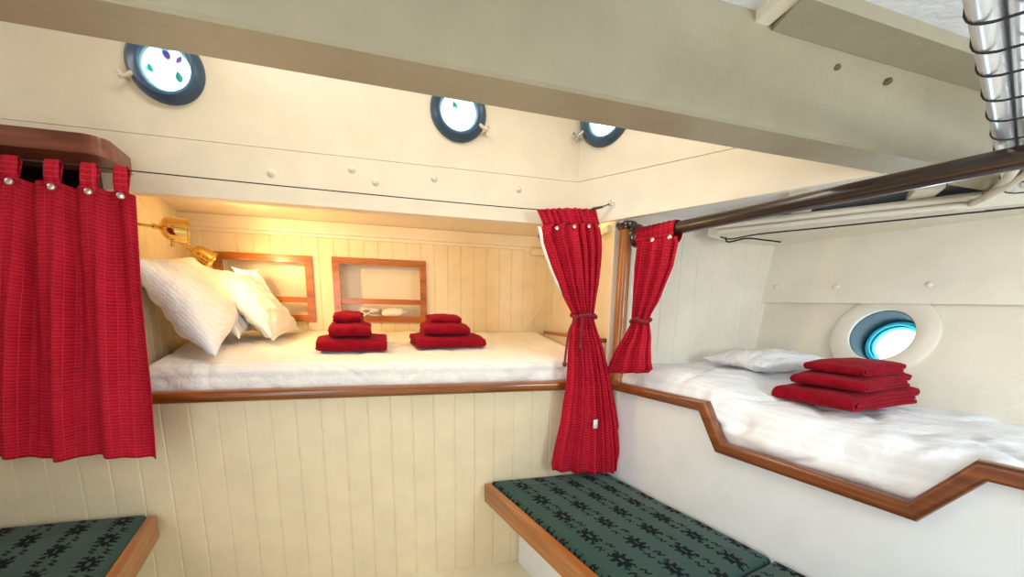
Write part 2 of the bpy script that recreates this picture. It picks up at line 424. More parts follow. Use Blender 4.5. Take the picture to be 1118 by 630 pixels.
bm = bmesh.new(); zs0, zs1 = 0.9, 1.9
op = [(a + FRW * 0.5, b - FRW * 0.5, c + FRW * 0.5, d - FRW * 0.5) for a, b, c, d in NI]
zl, zh = op[0][2], op[0][3]
args = (BD, -1.543, 0.0895)
boards(bm, TL, 0.03, zs0, zl, *args); boards(bm, TL, 0.03, zh, zs1, *args)
boards(bm, TL, op[0][0], zl, zh, *args); boards(bm, op[0][1], op[1][0], zl, zh, *args); boards(bm, op[1][1], 0.03, zl, zh, *args)
struct('wall_back', bm, M['boards'], ang=20)
for i, (a, b, c, d) in enumerate(NI):
    side = ('left wood framed wall niche behind the pillows and brass lamp', 'right wood framed wall niche behind the red towel stacks')[i]
    th = thing('niche_shelf', side, 'niche', W((a + b) / 2, BD, c))
    bm = bmesh.new(); w = FRW; g = BD - 0.016
    fbox(bm, a, b, g, BD + 0.012, d - w, d); fbox(bm, a, b, g, BD + 0.012, c, c + w)
    fbox(bm, a, a + w, g + .0005, BD + 0.012, c + w, d - w); fbox(bm, b - w, b, g + .0005, BD + 0.012, c + w, d - w)
    bevel(bm, 0.003, 2); obj('frame', bm, M['wood_n'], th)
    bm = bxo(0.003, 2, (a + w, b - w, BD - 0.008, BD + 0.008, c + 0.118, c + 0.152)); obj('fiddle_rail', bm, M['wood_n'], th)
    bm = bmesh.new(); a2, b2, c2, d2 = a + w * .6, b - w * .6, c + w * .6, d - w * .6; D = BD + 0.13
    fbox(bm, a2 - .01, a2, BD + .005, D, c2, d2); fbox(bm, b2, b2 + .01, BD + .005, D, c2, d2)
    fbox(bm, a2 - .01, b2 + .01, BD + .005, D, c2 - .01, c2); fbox(bm, a2 - .01, b2 + .01, BD + .005, D, d2, d2 + .01)
    fbox(bm, a2 - .01, b2 + .01, D, D + .01, c2 - .01, d2 + .01); obj('recess', bm, M['cream'], th)
nz0 = NI[1][2] + FRW * 0.6
# crumpled white cloth and coiled cord behind the rail of the right niche
bm = bmesh.new(); bmesh.ops.create_icosphere(bm, subdivisions=4, radius=1.0)
c0 = W(-1.10, BD + 0.055, nz0 + 0.038)
for v in bm.verts:
    q = v.co.copy(); s = 1 + 0.16 * noise.noise(q * 2.1) + 0.05 * noise.noise(q * 6)
    v.co = c0 + (e1 * q.x * 0.085 + n1 * q.y * 0.045 + Z * max(q.z, -0.93) * 0.04) * s
tag(obj('folded_cloth', bm, M['ivory'], ang=80), 'crumpled white cloth lying behind the rail of the right wall niche', 'cloth')
bm = bmesh.new(); pts = []
for i in range(80):
    a = i * 0.55; r = 0.028 + 0.01 * math.sin(i * 1.7)
    pts.append(W(-1.285 + r * math.cos(a) * 1.7 + 0.0004 * i, BD + 0.05 + r * math.sin(a), nz0 + 0.012 + 0.05 * abs(math.sin(i * 0.21)) + 0.006 * math.sin(i)))
tube(bm, smooth_path(pts, 3), 0.0045, 6)
tag(obj('coiled_cable', bm, M['ivory'], ang=80), 'loose coil of white cable behind the rail of the right wall niche', 'cable')

bm = bmesh.new(); hexa(bm, [W(0.0, 0.018, 0.9), W(0.03, BD, 0.9), W(0.05, BD, 0.9), W(0.02, 0.018, 0.9), W(0.0, 0.018, 1.9), W(0.03, BD, 1.9), W(0.05, BD, 1.9), W(0.02, 0.018, 1.9)])
struct('wall_foot', bm, M['cream'])
# cornice at the head of the back wall, soffit over the bed
bm = bmesh.new()
cp = [(BD, 1.755), (BD - 0.012, 1.757), (BD - 0.016, 1.772), (BD - 0.03, 1.778), (BD - 0.034, 1.80), (BD - 0.06, 1.83), (BD - 0.064, 1.84), (BD, 1.84)]
A = [bm.verts.new(W(-2.3, n, z)) for n, z in cp]; B = [bm.verts.new(W(0.03, n, z)) for n, z in cp]
for i in range(len(cp)): bm.faces.new((A[i], A[(i + 1) % len(cp)], B[(i + 1) % len(cp)], B[i]))
bm.faces.new(A); bm.faces.new(B[::-1]); struct('trim_1', bm, M['cream'], ang=50)
bm = bmesh.new(); qq = [W(-2.075, .05, 1.842), W(.06, .05, 1.842), W(.06, BD + .02, 1.842), W(-2.262, BD + .02, 1.842)]
hexa(bm, qq + [p + Z * .028 for p in qq]); struct('ceiling_berth', bm, M['cream'])
# batten crossing the foot wall corner
p0 = fF(atpl(580, 275, K + n1 * (BD - .03), n1))
bm = bxo(0.003, 1, (p0.x, -0.003, BD - 0.045, BD - 0.001, p0.z - 0.02, p0.z + 0.02)); struct('trim_4', bm, M['cream'])
bm = bxo(0.003, 1, (-0.022, 0.004, 0.06, BD - 0.046, p0.z - 0.022, p0.z + 0.012)); struct('trim_5', bm, M['cream'])
# slanting brace in the far right corner of the left berth
a_, b_ = onF(604, 312, BD - 0.008), onF(576, 357, BD - 0.008)
bm = bmesh.new(); d = (b_ - a_); s = e1 * 0.007
hexa(bm, [a_ - s, a_ + s, a_ + s + n1 * .007, a_ - s + n1 * .007, b_ - s, b_ + s, b_ + s + n1 * .007, b_ - s + n1 * .007]); struct('trim_6', bm, M['cream'])

# dark locker space behind the left curtain
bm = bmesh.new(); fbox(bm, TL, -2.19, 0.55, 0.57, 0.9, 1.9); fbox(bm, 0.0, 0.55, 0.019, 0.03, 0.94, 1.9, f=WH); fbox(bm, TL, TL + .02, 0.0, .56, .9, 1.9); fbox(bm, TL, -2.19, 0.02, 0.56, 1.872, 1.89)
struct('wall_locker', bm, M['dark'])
# ------------------------------------------------------------------ coamings with portholes
HB = 1.72; SEAM = 1.917; HT = 2.46
tc_ = -0.317                                   # where the two coamings meet, along the left one
c_pl = K + e1 * tc_
# corner on right coaming line
hs0 = (W(0, 0, 0) - HP); 
def WHd(s, a, z): return HP + HD * s + HN * a + Z * z
s_c = (c_pl - HP).dot(HD)
den = e1.dot(HN); t_int = (HP - K).dot(HN) / den; s_int = (K + e1 * t_int - HP).dot(HD)
bm = bmesh.new()
fbox(bm, -2.045, t_int + .06, 0.0, 0.06, HB, SEAM - 0.0015); fbox(bm, TL, -2.045, 0.0, 0.06, 1.80, SEAM - 0.0015); fbox(bm, TL, t_int + .06, 0.003, 0.06, SEAM + 0.0015, HT); fbox(bm, TL, t_int + .055, 0.01, 0.055, SEAM - 0.002, SEAM + 0.002)
wf = struct('wall_front', bm, M['cream_up'], ang=20)
q0_, q1_ = onH(671, 240), onH(968, 189); S1 = (q1_ - HP).dot(HD); zc0 = q0_.z + (q1_.z - q0_.z) * (s_int - (q0_ - HP).dot(HD)) / (S1 - (q0_ - HP).dot(HD)); zc0 = min(zc0, 1.752)
bm = bmesh.new()
def hbx(s0, s1, a0, a1, zz):    # zz: (z0 at s0, z0 at s1, z1 at s0, z1 at s1)
    hexa(bm, [WHd(s0, a0, zz[0]), WHd(s1, a0, zz[1]), WHd(s1, a1, zz[1]), WHd(s0, a1, zz[0]), WHd(s0, a0, zz[2]), WHd(s1, a0, zz[3]), WHd(s1, a1, zz[3]), WHd(s0, a1, zz[2])])
hbx(s_int, S1, 0.0, 0.022, (zc0, q1_.z, SEAM - .002, SEAM - .002)); hbx(s_int, S1, 0.003, 0.06, (SEAM + .002, SEAM + .002, HT, HT)); hbx(s_int, S1, 0.01, 0.055, (SEAM - .003, SEAM - .003, SEAM + .003, SEAM + .003))
wr = struct('wall_right', bm, M['cream_up'], ang=20)

def porthole(name, mx, R, r, depth, ring_m, tube_m, latch_ang, latch_m='chrome', ls=1.0):
    """window: local Z points into the room"""
    root = bpy.data.objects.new(name, None); COL.objects.link(root); root.matrix_basis = mx; root['kind'] = 'structure'; root.empty_display_size = .05
    bm = bmesh.new()
    lathe(bm, [(r, 0.012), (r + 0.006, 0.022), (r + 0.02, 0.030), (R - 0.018, 0.028), (R - 0.005, 0.018), (R, 0.002), (R, -0.004), (r, -0.004)], seg=56, close=True)
    obj('frame', bm, ring_m, root, local=True)
    bm = bmesh.new(); lathe(bm, [(r + 0.002, 0.004), (r - 0.006, 0.0), (r - 0.006, -depth), (r + 0.004, -depth), (r + 0.004, 0.004)], seg=56); obj('liner', bm, tube_m, root, local=True)
    bm = bmesh.new(); lathe(bm, [(0, -0.018), (r - 0.004, -0.018), (r - 0.004, -0.024), (0, -0.024)], seg=48); obj('pane', bm, M['glass'], root, local=True)
    a = latch_ang; c, s = math.cos(a), math.sin(a)
    bm = bmesh.new(); d = V((c, s, 0)); q = V((-s, c, 0))
    tube(bm, [d * (R - 0.02) + V((0, 0, .024)), d * (R + 0.026 * ls) + V((0, 0, .022))], [0.008, 0.006], 10)
    tube(bm, [d * (R + 0.02 * ls) + V((0, 0, -.004)), d * (R + 0.02 * ls) + V((0, 0, .038))], 0.0055, 10)
    for sg in (1, -1): tube(bm, [d * (R + 0.02 * ls) + V((0, 0, .034)), d * (R + 0.024 * ls) + q * sg * 0.018 * ls + V((0, 0, .044))], [0.004, 0.0075], 8)
    lt = obj('latch', bm, M[latch_m], root, local=True)
    return root
p1, p2 = W(-1.806, 0, 2.142), W(-0.773, 0, 2.140)
p3 = onH(661, 128)
PR, Pr = 0.118, 0.078
cut(wf, [cyl_cutter(p, n1, Pr + 0.002, 0.2) for p in (p1, p2)])
cut(wr, [cyl_cutter(p3, HN, Pr + 0.002, 0.2)])
w1 = porthole('window_1', frame_mx(p1, -n1, e1), PR, Pr, 0.075, M['steel'], M['tubelight'], math.radians(205), 'cream_up', .7)
w2 = porthole('window_2', frame_mx(p2, -n1, e1), PR, Pr, 0.075, M['steel'], M['tubelight'], math.radians(-30), 'cream_up', .7)
w3 = porthole('window_3', frame_mx(p3, -HN, HD), PR, Pr, 0.075, M['steel'], M['tubelight'], math.radians(205))
# leaves and petals seen through the two left portholes
def leaf(name, base, m, label, cat, group, w, l, ang):
    bm = bmesh.new(); N = 8; a = []; b = []; md = []
    for i in range(N + 1):
        u = i / N; ww = w * math.sin(math.pi * min(1, u * 0.95 + .04)) ** 0.8
        md.append(V((0, l * (u - .5), 0.004))); a.append(V((-ww, l * (u - .5), -0.002))); b.append(V((ww, l * (u - .5), -0.002)))
    R = Matrix.Rotation(ang, 3, 'Z'); fm = frame_mx(base, -n1, e1)
    rows = [[fm @ (R @ p) for p in r] for r in (a, md, b)]
    rows2 = [[fm @ (R @ (p - V((0, 0, .002)))) for p in r] for r in (b, md, a)]
    grid(bm, rows + rows2 + [rows[0]])
    bmesh.ops.remove_doubles(bm, verts=bm.verts, dist=1e-5)
    tag(obj(name, bm, m, ang=80), label, cat, group)
for (x, y, mm, w, l, an, lab) in [(162, 72, 'leaf', .007, .035, .5, 'slim teal leaf at the left inside the leftmost porthole view'), (195, 84, 'leaf', .009, .03, .1, 'small teal leaf at the lower right of the leftmost porthole view'),
                                  (181, 59, 'petal', .009, .03, .4, 'larger purple petal near the top of the leftmost porthole view'), (195, 65, 'petal', .006, .024, -.7, 'smaller purple petal right of centre in the leftmost porthole view')]:
    leaf('leaf' if mm == 'leaf' else 'petal', onF(x, y, 0.036), M[mm], lab, 'leaf' if mm == 'leaf' else 'petal', 'scraps seen through the portholes', w * 1.25, l * 1.2, an)
for (x, y, w, l, an, lab) in [(497, 116, .009, .036, .35, 'long teal leaf in the middle of the second porthole view'), (490, 122, .008, .02, 1.2, 'small teal leaf left of centre in the second porthole view'),
                              (512, 131, .007, .024, 1.5, 'teal leaf low down in the second porthole view'), (515, 110, .012, .034, -.9, 'broad teal leaf at the upper right of the second porthole view')]:
    leaf('leaf', onF(x, y, 0.036), M['leaf'], lab, 'leaf', 'scraps seen through the portholes', w * 1.2, l * 1.15, an)

# painted bolt heads on the left coaming
def bolt(p, nrm, r, label, group):
    bm = bmesh.new(); mx = frame_mx(p, nrm)
    lathe(bm, [(r * 1.5, -0.002), (r * 1.5, 0.001), (r * 1.05, 0.003), (r, 0.004), (r * .8, 0.008), (r * .45, 0.0105), (0, 0.0115)], mx, 20)
    tag(obj('bolt_head', bm, M['cream_up'], ang=60), label, 'bolt', group)
for x, y, lab in [(296, 189, 'small cream painted bolt head, first from the left under the coaming seam'), (384, 185, 'cream painted bolt head between the two left portholes, above the curtain wire'),
                  (410, 199, 'cream painted bolt head just above the curtain wire, middle of the coaming'), (474, 195, 'cream painted bolt head below the second porthole on the coaming'), (566, 207, 'faint cream painted bolt head left of the coaming corner')]:
    bolt(onF(x, y), -n1, 0.011, lab, 'bolt heads on the left coaming')
# ------------------------------------------------------------------ ceiling, beam
_fa, _fb, _na, _nb = fF(atz(0, 25, ZB)), fF(atz(962, 190, ZB)), fF(atz(120, 0, ZB)), fF(atz(1030, 179, ZB))
def beam_far(t): return _fa.y + (t - _fa.x) * (_fb.y - _fa.y) / (_fb.x - _fa.x)
def beam_near(t): return _na.y + (t - _na.x) * (_nb.y - _na.y) / (_nb.x - _na.x)
T0, T1 = -3.3, 1.5
bm = bmesh.new(); NB = 60; A = []
for i in range(NB + 1):
    t = T0 + (T1 - T0) * i / NB; a, b = beam_near(t), beam_far(t); k = 0.006
    wv = wob((t * 3, 0, 0), 1, 0.002)
    A.append([bm.verts.new(W(t, n, z)) for n, z in ((a + k, ZB), (b - k, ZB), (b, ZB + k), (b, HT), (b - .03, HT), (b - .03, ZC + .06), (a, ZC + .06), (a + wv * .5, ZB + k))])
for i in range(NB):
    for k in range(8): bm.faces.new((A[i][k], A[i][(k + 1) % 8], A[i + 1][(k + 1) % 8], A[i + 1][k]))
bm.faces.new(A[0]); bm.faces.new(A[-1][::-1])
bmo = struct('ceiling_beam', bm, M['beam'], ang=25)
for x, y in ((915, 73), (972, 88)):
    p = atpl(x, y, W(0, beam_near(0), 0), n1); bm = bmesh.new()
    lathe(bm, [(0, 0.0015), (0.007, 0.0012), (0.012, -0.003)], frame_mx(p, -n1) @ Matrix.Rotation(.5, 4, 'Z') @ Matrix.Diagonal((1.3, .7, 1, 1)), 7)
    obj('paint_chip', bm, M['chip'], bmo, ang=20)
# coachroof over the coamings
bm = bmesh.new(); hexa(bm, [W(-3.3, beam_far(-3.3) - .02, HT), W(1.3, beam_far(1.3) - .02, HT), W(1.3, 0.1, HT), W(-3.3, 0.1, HT), W(-3.3, -1, HT + .04), W(1.3, -1, HT + .04), W(1.3, 0.1, HT + .04), W(-3.3, 0.1, HT + .04)]); struct('ceiling_coachroof', bm, M['cream_up'])
# deckhead over the cabin, board and carlin beside the beam
bm = bmesh.new(); zc = ZC
q = [W(-3.3, beam_near(-3.3) + .03, zc), W(1.6, beam_near(1.6) + .03, zc), WR(3.45, 1.4, zc), WR(3.45, -3.0, zc)]
hexa(bm, q + [p + Z * 0.04 for p in q]); struct('ceiling', bm, M['deck'])
pa, pb = atz(889, 0, 1.955), atz(1076, 64, 1.955)
ta, tb = fF(pa), fF(pb)
sl = (tb.y - ta.y) / (tb.x - ta.x)
def bn(t): return ta.y + (t - ta.x) * sl
t0b = fF(atz(845, 32, 1.955)).x
bm = bmesh.new(); qq = [W(t0b, beam_near(t0b) - .001, 1.955), W(1.3, beam_near(1.3) - .001, 1.955), W(1.3, bn(1.3), 1.955), W(t0b - .02, bn(t0b - .02), 1.955)]
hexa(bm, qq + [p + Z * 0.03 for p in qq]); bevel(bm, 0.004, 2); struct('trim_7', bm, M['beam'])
bm = bmesh.new(); qq = [W(t0b - .05, beam_near(t0b) - .001, 1.962), W(t0b - .012, beam_near(t0b) - .001, 1.962), W(t0b - .03, -1.9, 1.962), W(t0b - .075, -1.9, 1.962)]
hexa(bm, qq + [p + Z * 0.023 for p in qq]); bevel(bm, 0.003, 1); struct('trim_8', bm, M['cream_up'])
# ------------------------------------------------------------------ right berth
zt = 0.953; zlow = 0.80
prof = [(0.0, zt), (0.555, zt), (0.642, zlow + 0.008), (1.184, zlow), (1.283, zt), (3.3, zt)]
rb = thing('berth_base', 'white panelled berth front with stepped wooden edge rail under the right bed', 'berth', WR(1.0, 0.3, 0))
bm = bmesh.new()
lo = [(t, 0.0) for t, z in prof]; hi = [(t, z - 0.02) for t, z in prof]
for a in (0.0, 0.022):
    pass
fr = [[bm.verts.new(WR(t, a, z)) for t, z in lo] + [bm.verts.new(WR(t, a, z)) for t, z in hi] for a in (0.0, 0.022)]
n = len(prof)
for i in range(n - 1):
    for k in (0, 1): bm.faces.new((fr[k][i], fr[k][i + 1], fr[k][n + i + 1], fr[k][n + i]))
    bm.faces.new((fr[0][i], fr[0][i + 1], fr[1][i + 1], fr[1][i])); bm.faces.new((fr[0][n + i], fr[0][n + i + 1], fr[1][n + i + 1], fr[1][n + i]))
bm.faces.new((fr[0][0], fr[0][n], fr[1][n], fr[1][0])); bm.faces.new((fr[0][n - 1], fr[0][2 * n - 1], fr[1][2 * n - 1], fr[1][n - 1]))
obj('front_panel', bm, M['white'], rb, ang=20)
bm = bmesh.new(); sweep(bm, [WR(t, -0.004, z) for t, z in prof], 0.026, 0.023, n2); obj('edge_rail', bm, M['wood_r'], rb, ang=50)
# hull line beside the bed
h_a, h_b = fR(atz(830, 389, 1.093)), fR(atz(1118, 452, 1.0))
def hn(t): return h_a.y + (h_b.y - h_a.y) * (min(t, 1.45) - h_a.x) / (h_b.x - h_a.x)
bm = bmesh.new(); qq = [WR(0.02, 0.022, .77), WR(3.3, 0.022, .77), WR(3.3, hn(3.3), .77), WR(0.25, hn(.25), .77)]
hexa(bm, qq + [p + Z * .02 for p in qq]); obj('bed_board', bm, M['white'], rb)
def trimz(t):
    for (t0, z0), (t1, z1) in zip(prof, prof[1:]):
        if t0 <= t <= t1: return z0 + (z1 - z0) * (t - t0) / (t1 - t0)
    return zt
def sst(a, b, x):
    u = max(0, min(1, (x - a) / (b - a))); return u * u * (3 - 2 * u)
def rtop(t, n): return 1.06 - 0.085 * sst(0.35, 0.85, t - n * .15) + 0.02 * sst(0.3, 0.8, n) * (1 - sst(.3, .8, t))
bm = bmesh.new(); rows = []; NT = 190; NN = 60
for i in range(NT + 1):
    u = i / NT; row = []
    # front lip column: from rail up, then over
    for k in range(NN + 15):
        if k < 15: v = 0.0
        else: v = (k - 14) / NN
        t = 0.02 + u * 2.2
        for _ in range(3):
            n = 0.026 + v * (hn(t) - 0.03); t = 0.275 * n + 0.03 + u * (2.2 - 0.275 * n)
        zb = trimz(t) + 0.012; z_t = rtop(t, n)
        r = 0.085
        if k < 15: zz = zb + (z_t - r - zb) * k / 14 if z_t - r > zb else zb; off = 0.02 * math.sin(math.pi * k / 14) * min(1, (z_t - zb) / .2)
        else:
            x = min(1, (n - 0.026) / r); rr = min(r, z_t - zb); zz = z_t - rr + rr * math.sqrt(max(0, 1 - (1 - x) ** 2)); off = 0
        a1 = wob((t * 7 + n * 4, n * 5 - t * 2, zz * 9), 1, 0.010, 4.0) + wob((t * 16 - n * 9, n * 14, zz * 20), 1, 0.006, 9.0)
        cr_ = abs(wob((t * 4 - zz * 4, n * 3.4, zz * 5), 1, 1.0, 12.0)); cr_ = -0.014 * max(0, 0.12 - cr_) / 0.12
        d = (a1 + cr_)
        if k < 15: d *= min(1, k / 5); row.append(WR(t, n - off - d * .9, zz))
        else: row.append(WR(t, n, max(zz + d, zb)))
    rows.append(row)
grid(bm, rows); mr_ = obj('mattress', bm, M['sheet_r'], ang=80); tag(mr_, 'mattress under rumpled white cover on the right berth by the round hull window', 'mattress')
# bulkhead boards at the end of the right berth
bm = bmesh.new(); boards(bm, -0.012, 1.16, 0.9, 2.46, 0.0, 0.378, 0.1015); struct('wall_bulkhead', bm, M['hull'], ang=20)
# hull side
ht_a, ht_b = fR(atz(851, 271, 1.69)), fR(atz(1118, 240, 1.685))
def hnt(t): return ht_a.y + (ht_b.y - ht_a.y) * (min(t, 1.3) - ht_a.x) / (ht_b.x - ht_a.x)
def WHu(t, z, a=0.0):     # point on the sloping hull at height z
    k = (z - 1.05) / (1.69 - 1.05); n = hn(t) * (1 - k) + hnt(t) * k
    return WR(t, n + a, z)
hz = lambda x, y: None
def onU(x, y, off=0.0):
    d = ray(x, y); a, b = 0.001, 0.02
    for i in range(3000):
        s_ = 0.0008 + i * 2.5e-6; p = CP + d * s_; q = fR(p); k = (q.z - 1.05) / (1.69 - 1.05)
        if q.y >= hn(q.x) * (1 - k) + hnt(q.x) * k - off: return p
    return p
def hull_normal(t, z):
    n = ((WHu(t + .1, z) - WHu(t - .1, z)).cross(WHu(t, z + .1) - WHu(t, z - .1))).normalized()
    return n if n.dot(CP - WHu(t, z)) > 0 else -n
hull_n = ((WHu(.9, 1.25) - WHu(0.5, 1.25)).cross(WHu(.7, 1.5) - WHu(.7, 1.05))).normalized()
if hull_n.dot(CP - WHu(.6, 1.3)) < 0: hull_n = -hull_n          # points into the cabin
bm = bmesh.new()
TT = (0.05, 3.5)
def hullband(bm, corners):
    """corners: list of (z at the far end, z at the near end, offset) going round the section"""
    ts = [TT[0], .25, .45, .6, .8, 1.0, 1.2, 1.45, TT[1]]; rings = []
    for t in ts:
        k = min(1.0, (t - .08) / 1.17)
        rings.append([bm.verts.new(WHu(t, za + (zb_ - za) * k, a)) for za, zb_, a in corners])
    for A, B in zip(rings, rings[1:]):
        for i in range(len(corners)): bm.faces.new((A[i], A[(i + 1) % len(corners)], B[(i + 1) % len(corners)], B[i]))
    bm.faces.new(rings[0]); bm.faces.new(rings[-1][::-1])
zb1 = fR(onU(848, 329)).z; zb2 = fR(onU(1118, 334)).z
hullband(bm, [(.75, .75, 0), (.75, .75, .09), (zb1, zb2, .09), (zb1, zb2, 0)])
bmesh.ops.triangulate(bm, faces=bm.faces)
wh = struct('wall_hull', bm, M['hull'], ang=20)
p4 = onU(962, 366); hull_n = hull_normal(fR(p4).x, p4.z)
bm = bmesh.new()
hullband(bm, [(zb1, zb2, -.030), (zb1, zb2, .06), (2.06, 2.06, .12), (2.06, 2.06, -.025)])
bevel(bm, 0.004, 2, 60); struct('trim_2', bm, M['hull'], ang=30)
GR = 0.115
cut(wh, [cyl_cutter(p4, hull_n, GR, 0.3)])
mx4 = frame_mx(p4, hull_n, e2)
root = bpy.data.objects.new('window_4', None); COL.objects.link(root); root.matrix_basis = mx4; root['kind'] = 'structure'
RR = 0.188
bm = bmesh.new(); lathe(bm, [(GR - 0.002, 0.002), (GR, 0.012), (GR + .008, 0.016), (RR - 0.012, 0.016), (RR - .003, .012), (RR, 0.003), (RR, -0.004), (GR - .002, -0.004)], seg=72, close=True)
obj('frame', bm, M['hull'], root, local=True)
bm = bmesh.new(); lathe(bm, [(GR, 0.004), (GR - .004, 0.0), (GR - 0.006, -0.14), (GR - .028, -0.145), (GR - .028, -0.155), (GR, -.155)], seg=64); obj('liner', bm, M['tube'], root, local=True)
bm = bmesh.new(); lathe(bm, [(GR - .028, -0.13), (GR - .014, -0.128), (GR - .008, -.136), (GR - .006, -.15), (GR - .034, -.175), (GR - .034, -.15)], seg=64, close=True); obj('inner_ring', bm, M['glassring'], root, local=True)
bm = bmesh.new(); lathe(bm, [(0, -0.15), (GR - .029, -0.15), (GR - .029, -0.156), (0, -0.156)], seg=48); obj('pane', bm, M['glass'], root, local=True)
for x, y, lab in [(848, 313, 'cream painted bolt head in the hull corner beside the board wall'), (913, 313, 'cream painted bolt head on the hull plank left above the round window'), (1015, 311, 'cream painted bolt head on the hull plank right above the round window')]:
    p = onU(x, y, 0.0292); bolt(p, hull_normal(fR(p).x, p.z), 0.013, lab, 'bolt heads on the hull plank')
# side deck over the right berth: underside, stringer plate, carlins
bm = bmesh.new(); zd = 1.80
qq = [WHd(0.30, 0.03, zd), WHd(S1, 0.03, zd), W(1.75, beam_far(1.75) - .03, zd), W(1.2, 0.02, zd), W(0.02, 0.02, zd)]
lo = [bm.verts.new(p) for p in qq]; hi = [bm.verts.new(p + Z * .03) for p in qq]
bm.faces.new(lo); bm.faces.new(hi[::-1])
for i in range(5): bm.faces.new((lo[i], lo[(i + 1) % 5], hi[(i + 1) % 5], hi[i]))
struct('ceiling_side', bm, M['white'], ang=20)
za = 1.70
ia, ib = atz(780, 257, za), atz(1100, 224, za)
di = (ib - ia).normalized()
bm = bmesh.new(); i0 = ia - di * .03; i1 = ia + di * 1.9
o0, o1 = WHu(0.1, 1.70, 0.02), WHu(2.3, 1.70, 0.02)
hexa(bm, [i0 + Z * 0.0, i1, o1, o0, i0 + Z * .055, i1 + Z * .055, o1 + Z * .055, o0 + Z * .055]); bevel(bm, .004, 2); struct('trim_9', bm, M['hull'], ang=30)
dio = V((di.y, -di.x, 0)); 
if dio.dot(n2) > 0: dio = -dio               # towards the cabin
for k, s in enumerate((0.30, 0.66, 1.0)):
    c = ia + di * s; bm = bmesh.new()
    qq = [c + dio * .20 + Z * .04, c + di * .07 + dio * .20 + Z * .04, c + di * .07 - dio * .02 + Z * .057, c - dio * .02 + Z * .057]
    hexa(bm, qq + [V((p.x, p.y, zd + .002)) for p in qq]); bevel(bm, .004, 1); struct('trim_%d' % (10 + k), bm, M['hull'])
# pillow at the far end of the right berth
def pillow(name, center, u, v, L, Wd, T, m, label, seed, flange=0.0, group=None, drop=0.0, corners=None):
    """u: long side, v: short side; soft cushion with pinched corners and creases"""
    if corners: w = (corners[1] - corners[0]).cross(corners[3] - corners[0]).normalized()
    else: u = u.normalized(); v = (v - u * v.dot(u)).normalized(); w = u.cross(v)
    bm = bmesh.new(); N = 44; top = []; bot = []
    for sgn, dst in ((1, top), (-1, bot)):
        for i in range(N + 1):
            row = []
            for j in range(N + 1):
                a, b = i / N * 2 - 1, j / N * 2 - 1
                pinch = 1 - 0.10 * (1 - b * b) * abs(a) ** 3; pin2 = 1 - 0.09 * (1 - a * a) * abs(b) ** 3
                fa, fb = (a, b)
                if flange: ca, cb = min(1, abs(a) / (1 - flange)), min(1, abs(b) / (1 - flange * L / Wd))
                else: ca, cb = abs(a), abs(b)
                h = max(0, (1 - ca ** 2.6)) ** 0.55 * max(0, (1 - cb ** 2.6)) ** 0.55
                pos = V((0, 0, 0)) if corners else u * (a * L / 2 * pinch) + v * (b * Wd / 2 * pin2)
                if corners:
                    x_, y_ = (a * pinch + 1) / 2, (b * pin2 + 1) / 2; P0, P1, P2, P3 = corners
                    pos = (P0 * (1 - x_) + P1 * x_) * (1 - y_) + (P3 * (1 - x_) + P2 * x_) * y_
                cr1 = noise.noise(V((a * 2.2 + seed, b * 3.5, sgn))) * .012 + abs(noise.noise(V((a * 4 + b * 2, b * 3 - a, seed)))) * -.016 + noise.noise(V((a * 8, b * 9, seed * 2))) * .004
                e = min(1, h * 3)
                pos = pos + w * (sgn * (T / 2 * h + 0.002) + cr1 * e) + w * (noise.noise(V((a * 2, b * 2, seed + 5))) * .012) - Z * drop * max(0, b) * (1 - a * a * .3)
                row.append(center + pos)
            dst.append(row)
    grid(bm, top); grid(bm, bot); bmesh.ops.remove_doubles(bm, verts=bm.verts, dist=0.0045)
    o = obj(name, bm, m, ang=80); tag(o, label, 'pillow', group); return o
pc = atz(838, 394, 1.10)
pillow('pillow', pc, n2 + e2 * .25, e2 - n2 * 0.25, 0.46, 0.36, 0.09, M['pillow'], 'white pillow lying flat in the far corner of the right berth beside the hull', 3.0)

# ------------------------------------------------------------------ pipes
cb = thing('conduit_bundle', 'bundle of silver conduits tied with black cord across the deckhead at top right', 'conduits', V((1.0, .9, 1.72)))
_k0, b1 = atz(1073, 0, 1.708), atz(1101, 182, 1.708); b0 = _k0 - (b1 - _k0).normalized() * .45
bd = (b1 - b0).normalized(); bs = V((bd.y, -bd.x, 0))
R_ = 0.0155
offs = [(0.0, 0.0), (0.034, 0.002), (0.068, -0.001), (0.018, 0.028), (0.052, 0.029)]
for k, (o, zz) in enumerate(offs[:5]):
    bm = bmesh.new(); s = bs * (o - 0.0)
    endp = ib + di * (0.06 + o * .6) + dio * (0.02) + Z * (-.004)
    path = [b0 + s + Z * zz, (b0 + b1) / 2 + s + Z * zz, b1 - bd * .12 + s + Z * zz]
    if False:
        e_ = ib - di * (0.02 + 0.03 * k) + dio * 0.016 + Z * (0.036 - k * 0.024)
        path += [b1 + s * .8 + Z * (zz - .014), e_ + dio * .03 + di * .03, e_ - di * .10]
        path = smooth_path(path, 8); nn = len(path)
        tube(bm, path, [R_ if i < nn * .7 else 0.013 for i in range(nn)], 14)
    else:
        tube(bm, [path[0], b1 + s + Z * zz + bd * .26], R_, 14)
    obj('conduit', bm, M['conduit'], cb, ang=60)
for k, d in enumerate((0.48, 0.57, 0.66, 0.78, 0.90, 1.03, 1.15, 1.27, 1.45, 1.6)):
    c = b0 + bd * (d) + bs * 0.034 + Z * 0.012; bm = bmesh.new(); pts = []
    for i in range(25):
        a = 2 * math.pi * i / 24; sx, sz = math.cos(a), math.sin(a)
        pts.append(c + bs * (math.copysign(abs(sx) ** .6, sx) * 0.0515) + Z * (math.copysign(abs(sz) ** .6, sz) * 0.0315) + bd * (0.012 * sx + .004 * math.sin(k)))
    tube(bm, pts, 0.0019, 7, cap=False); obj('tie', bm, M['black'], cb, ang=80)
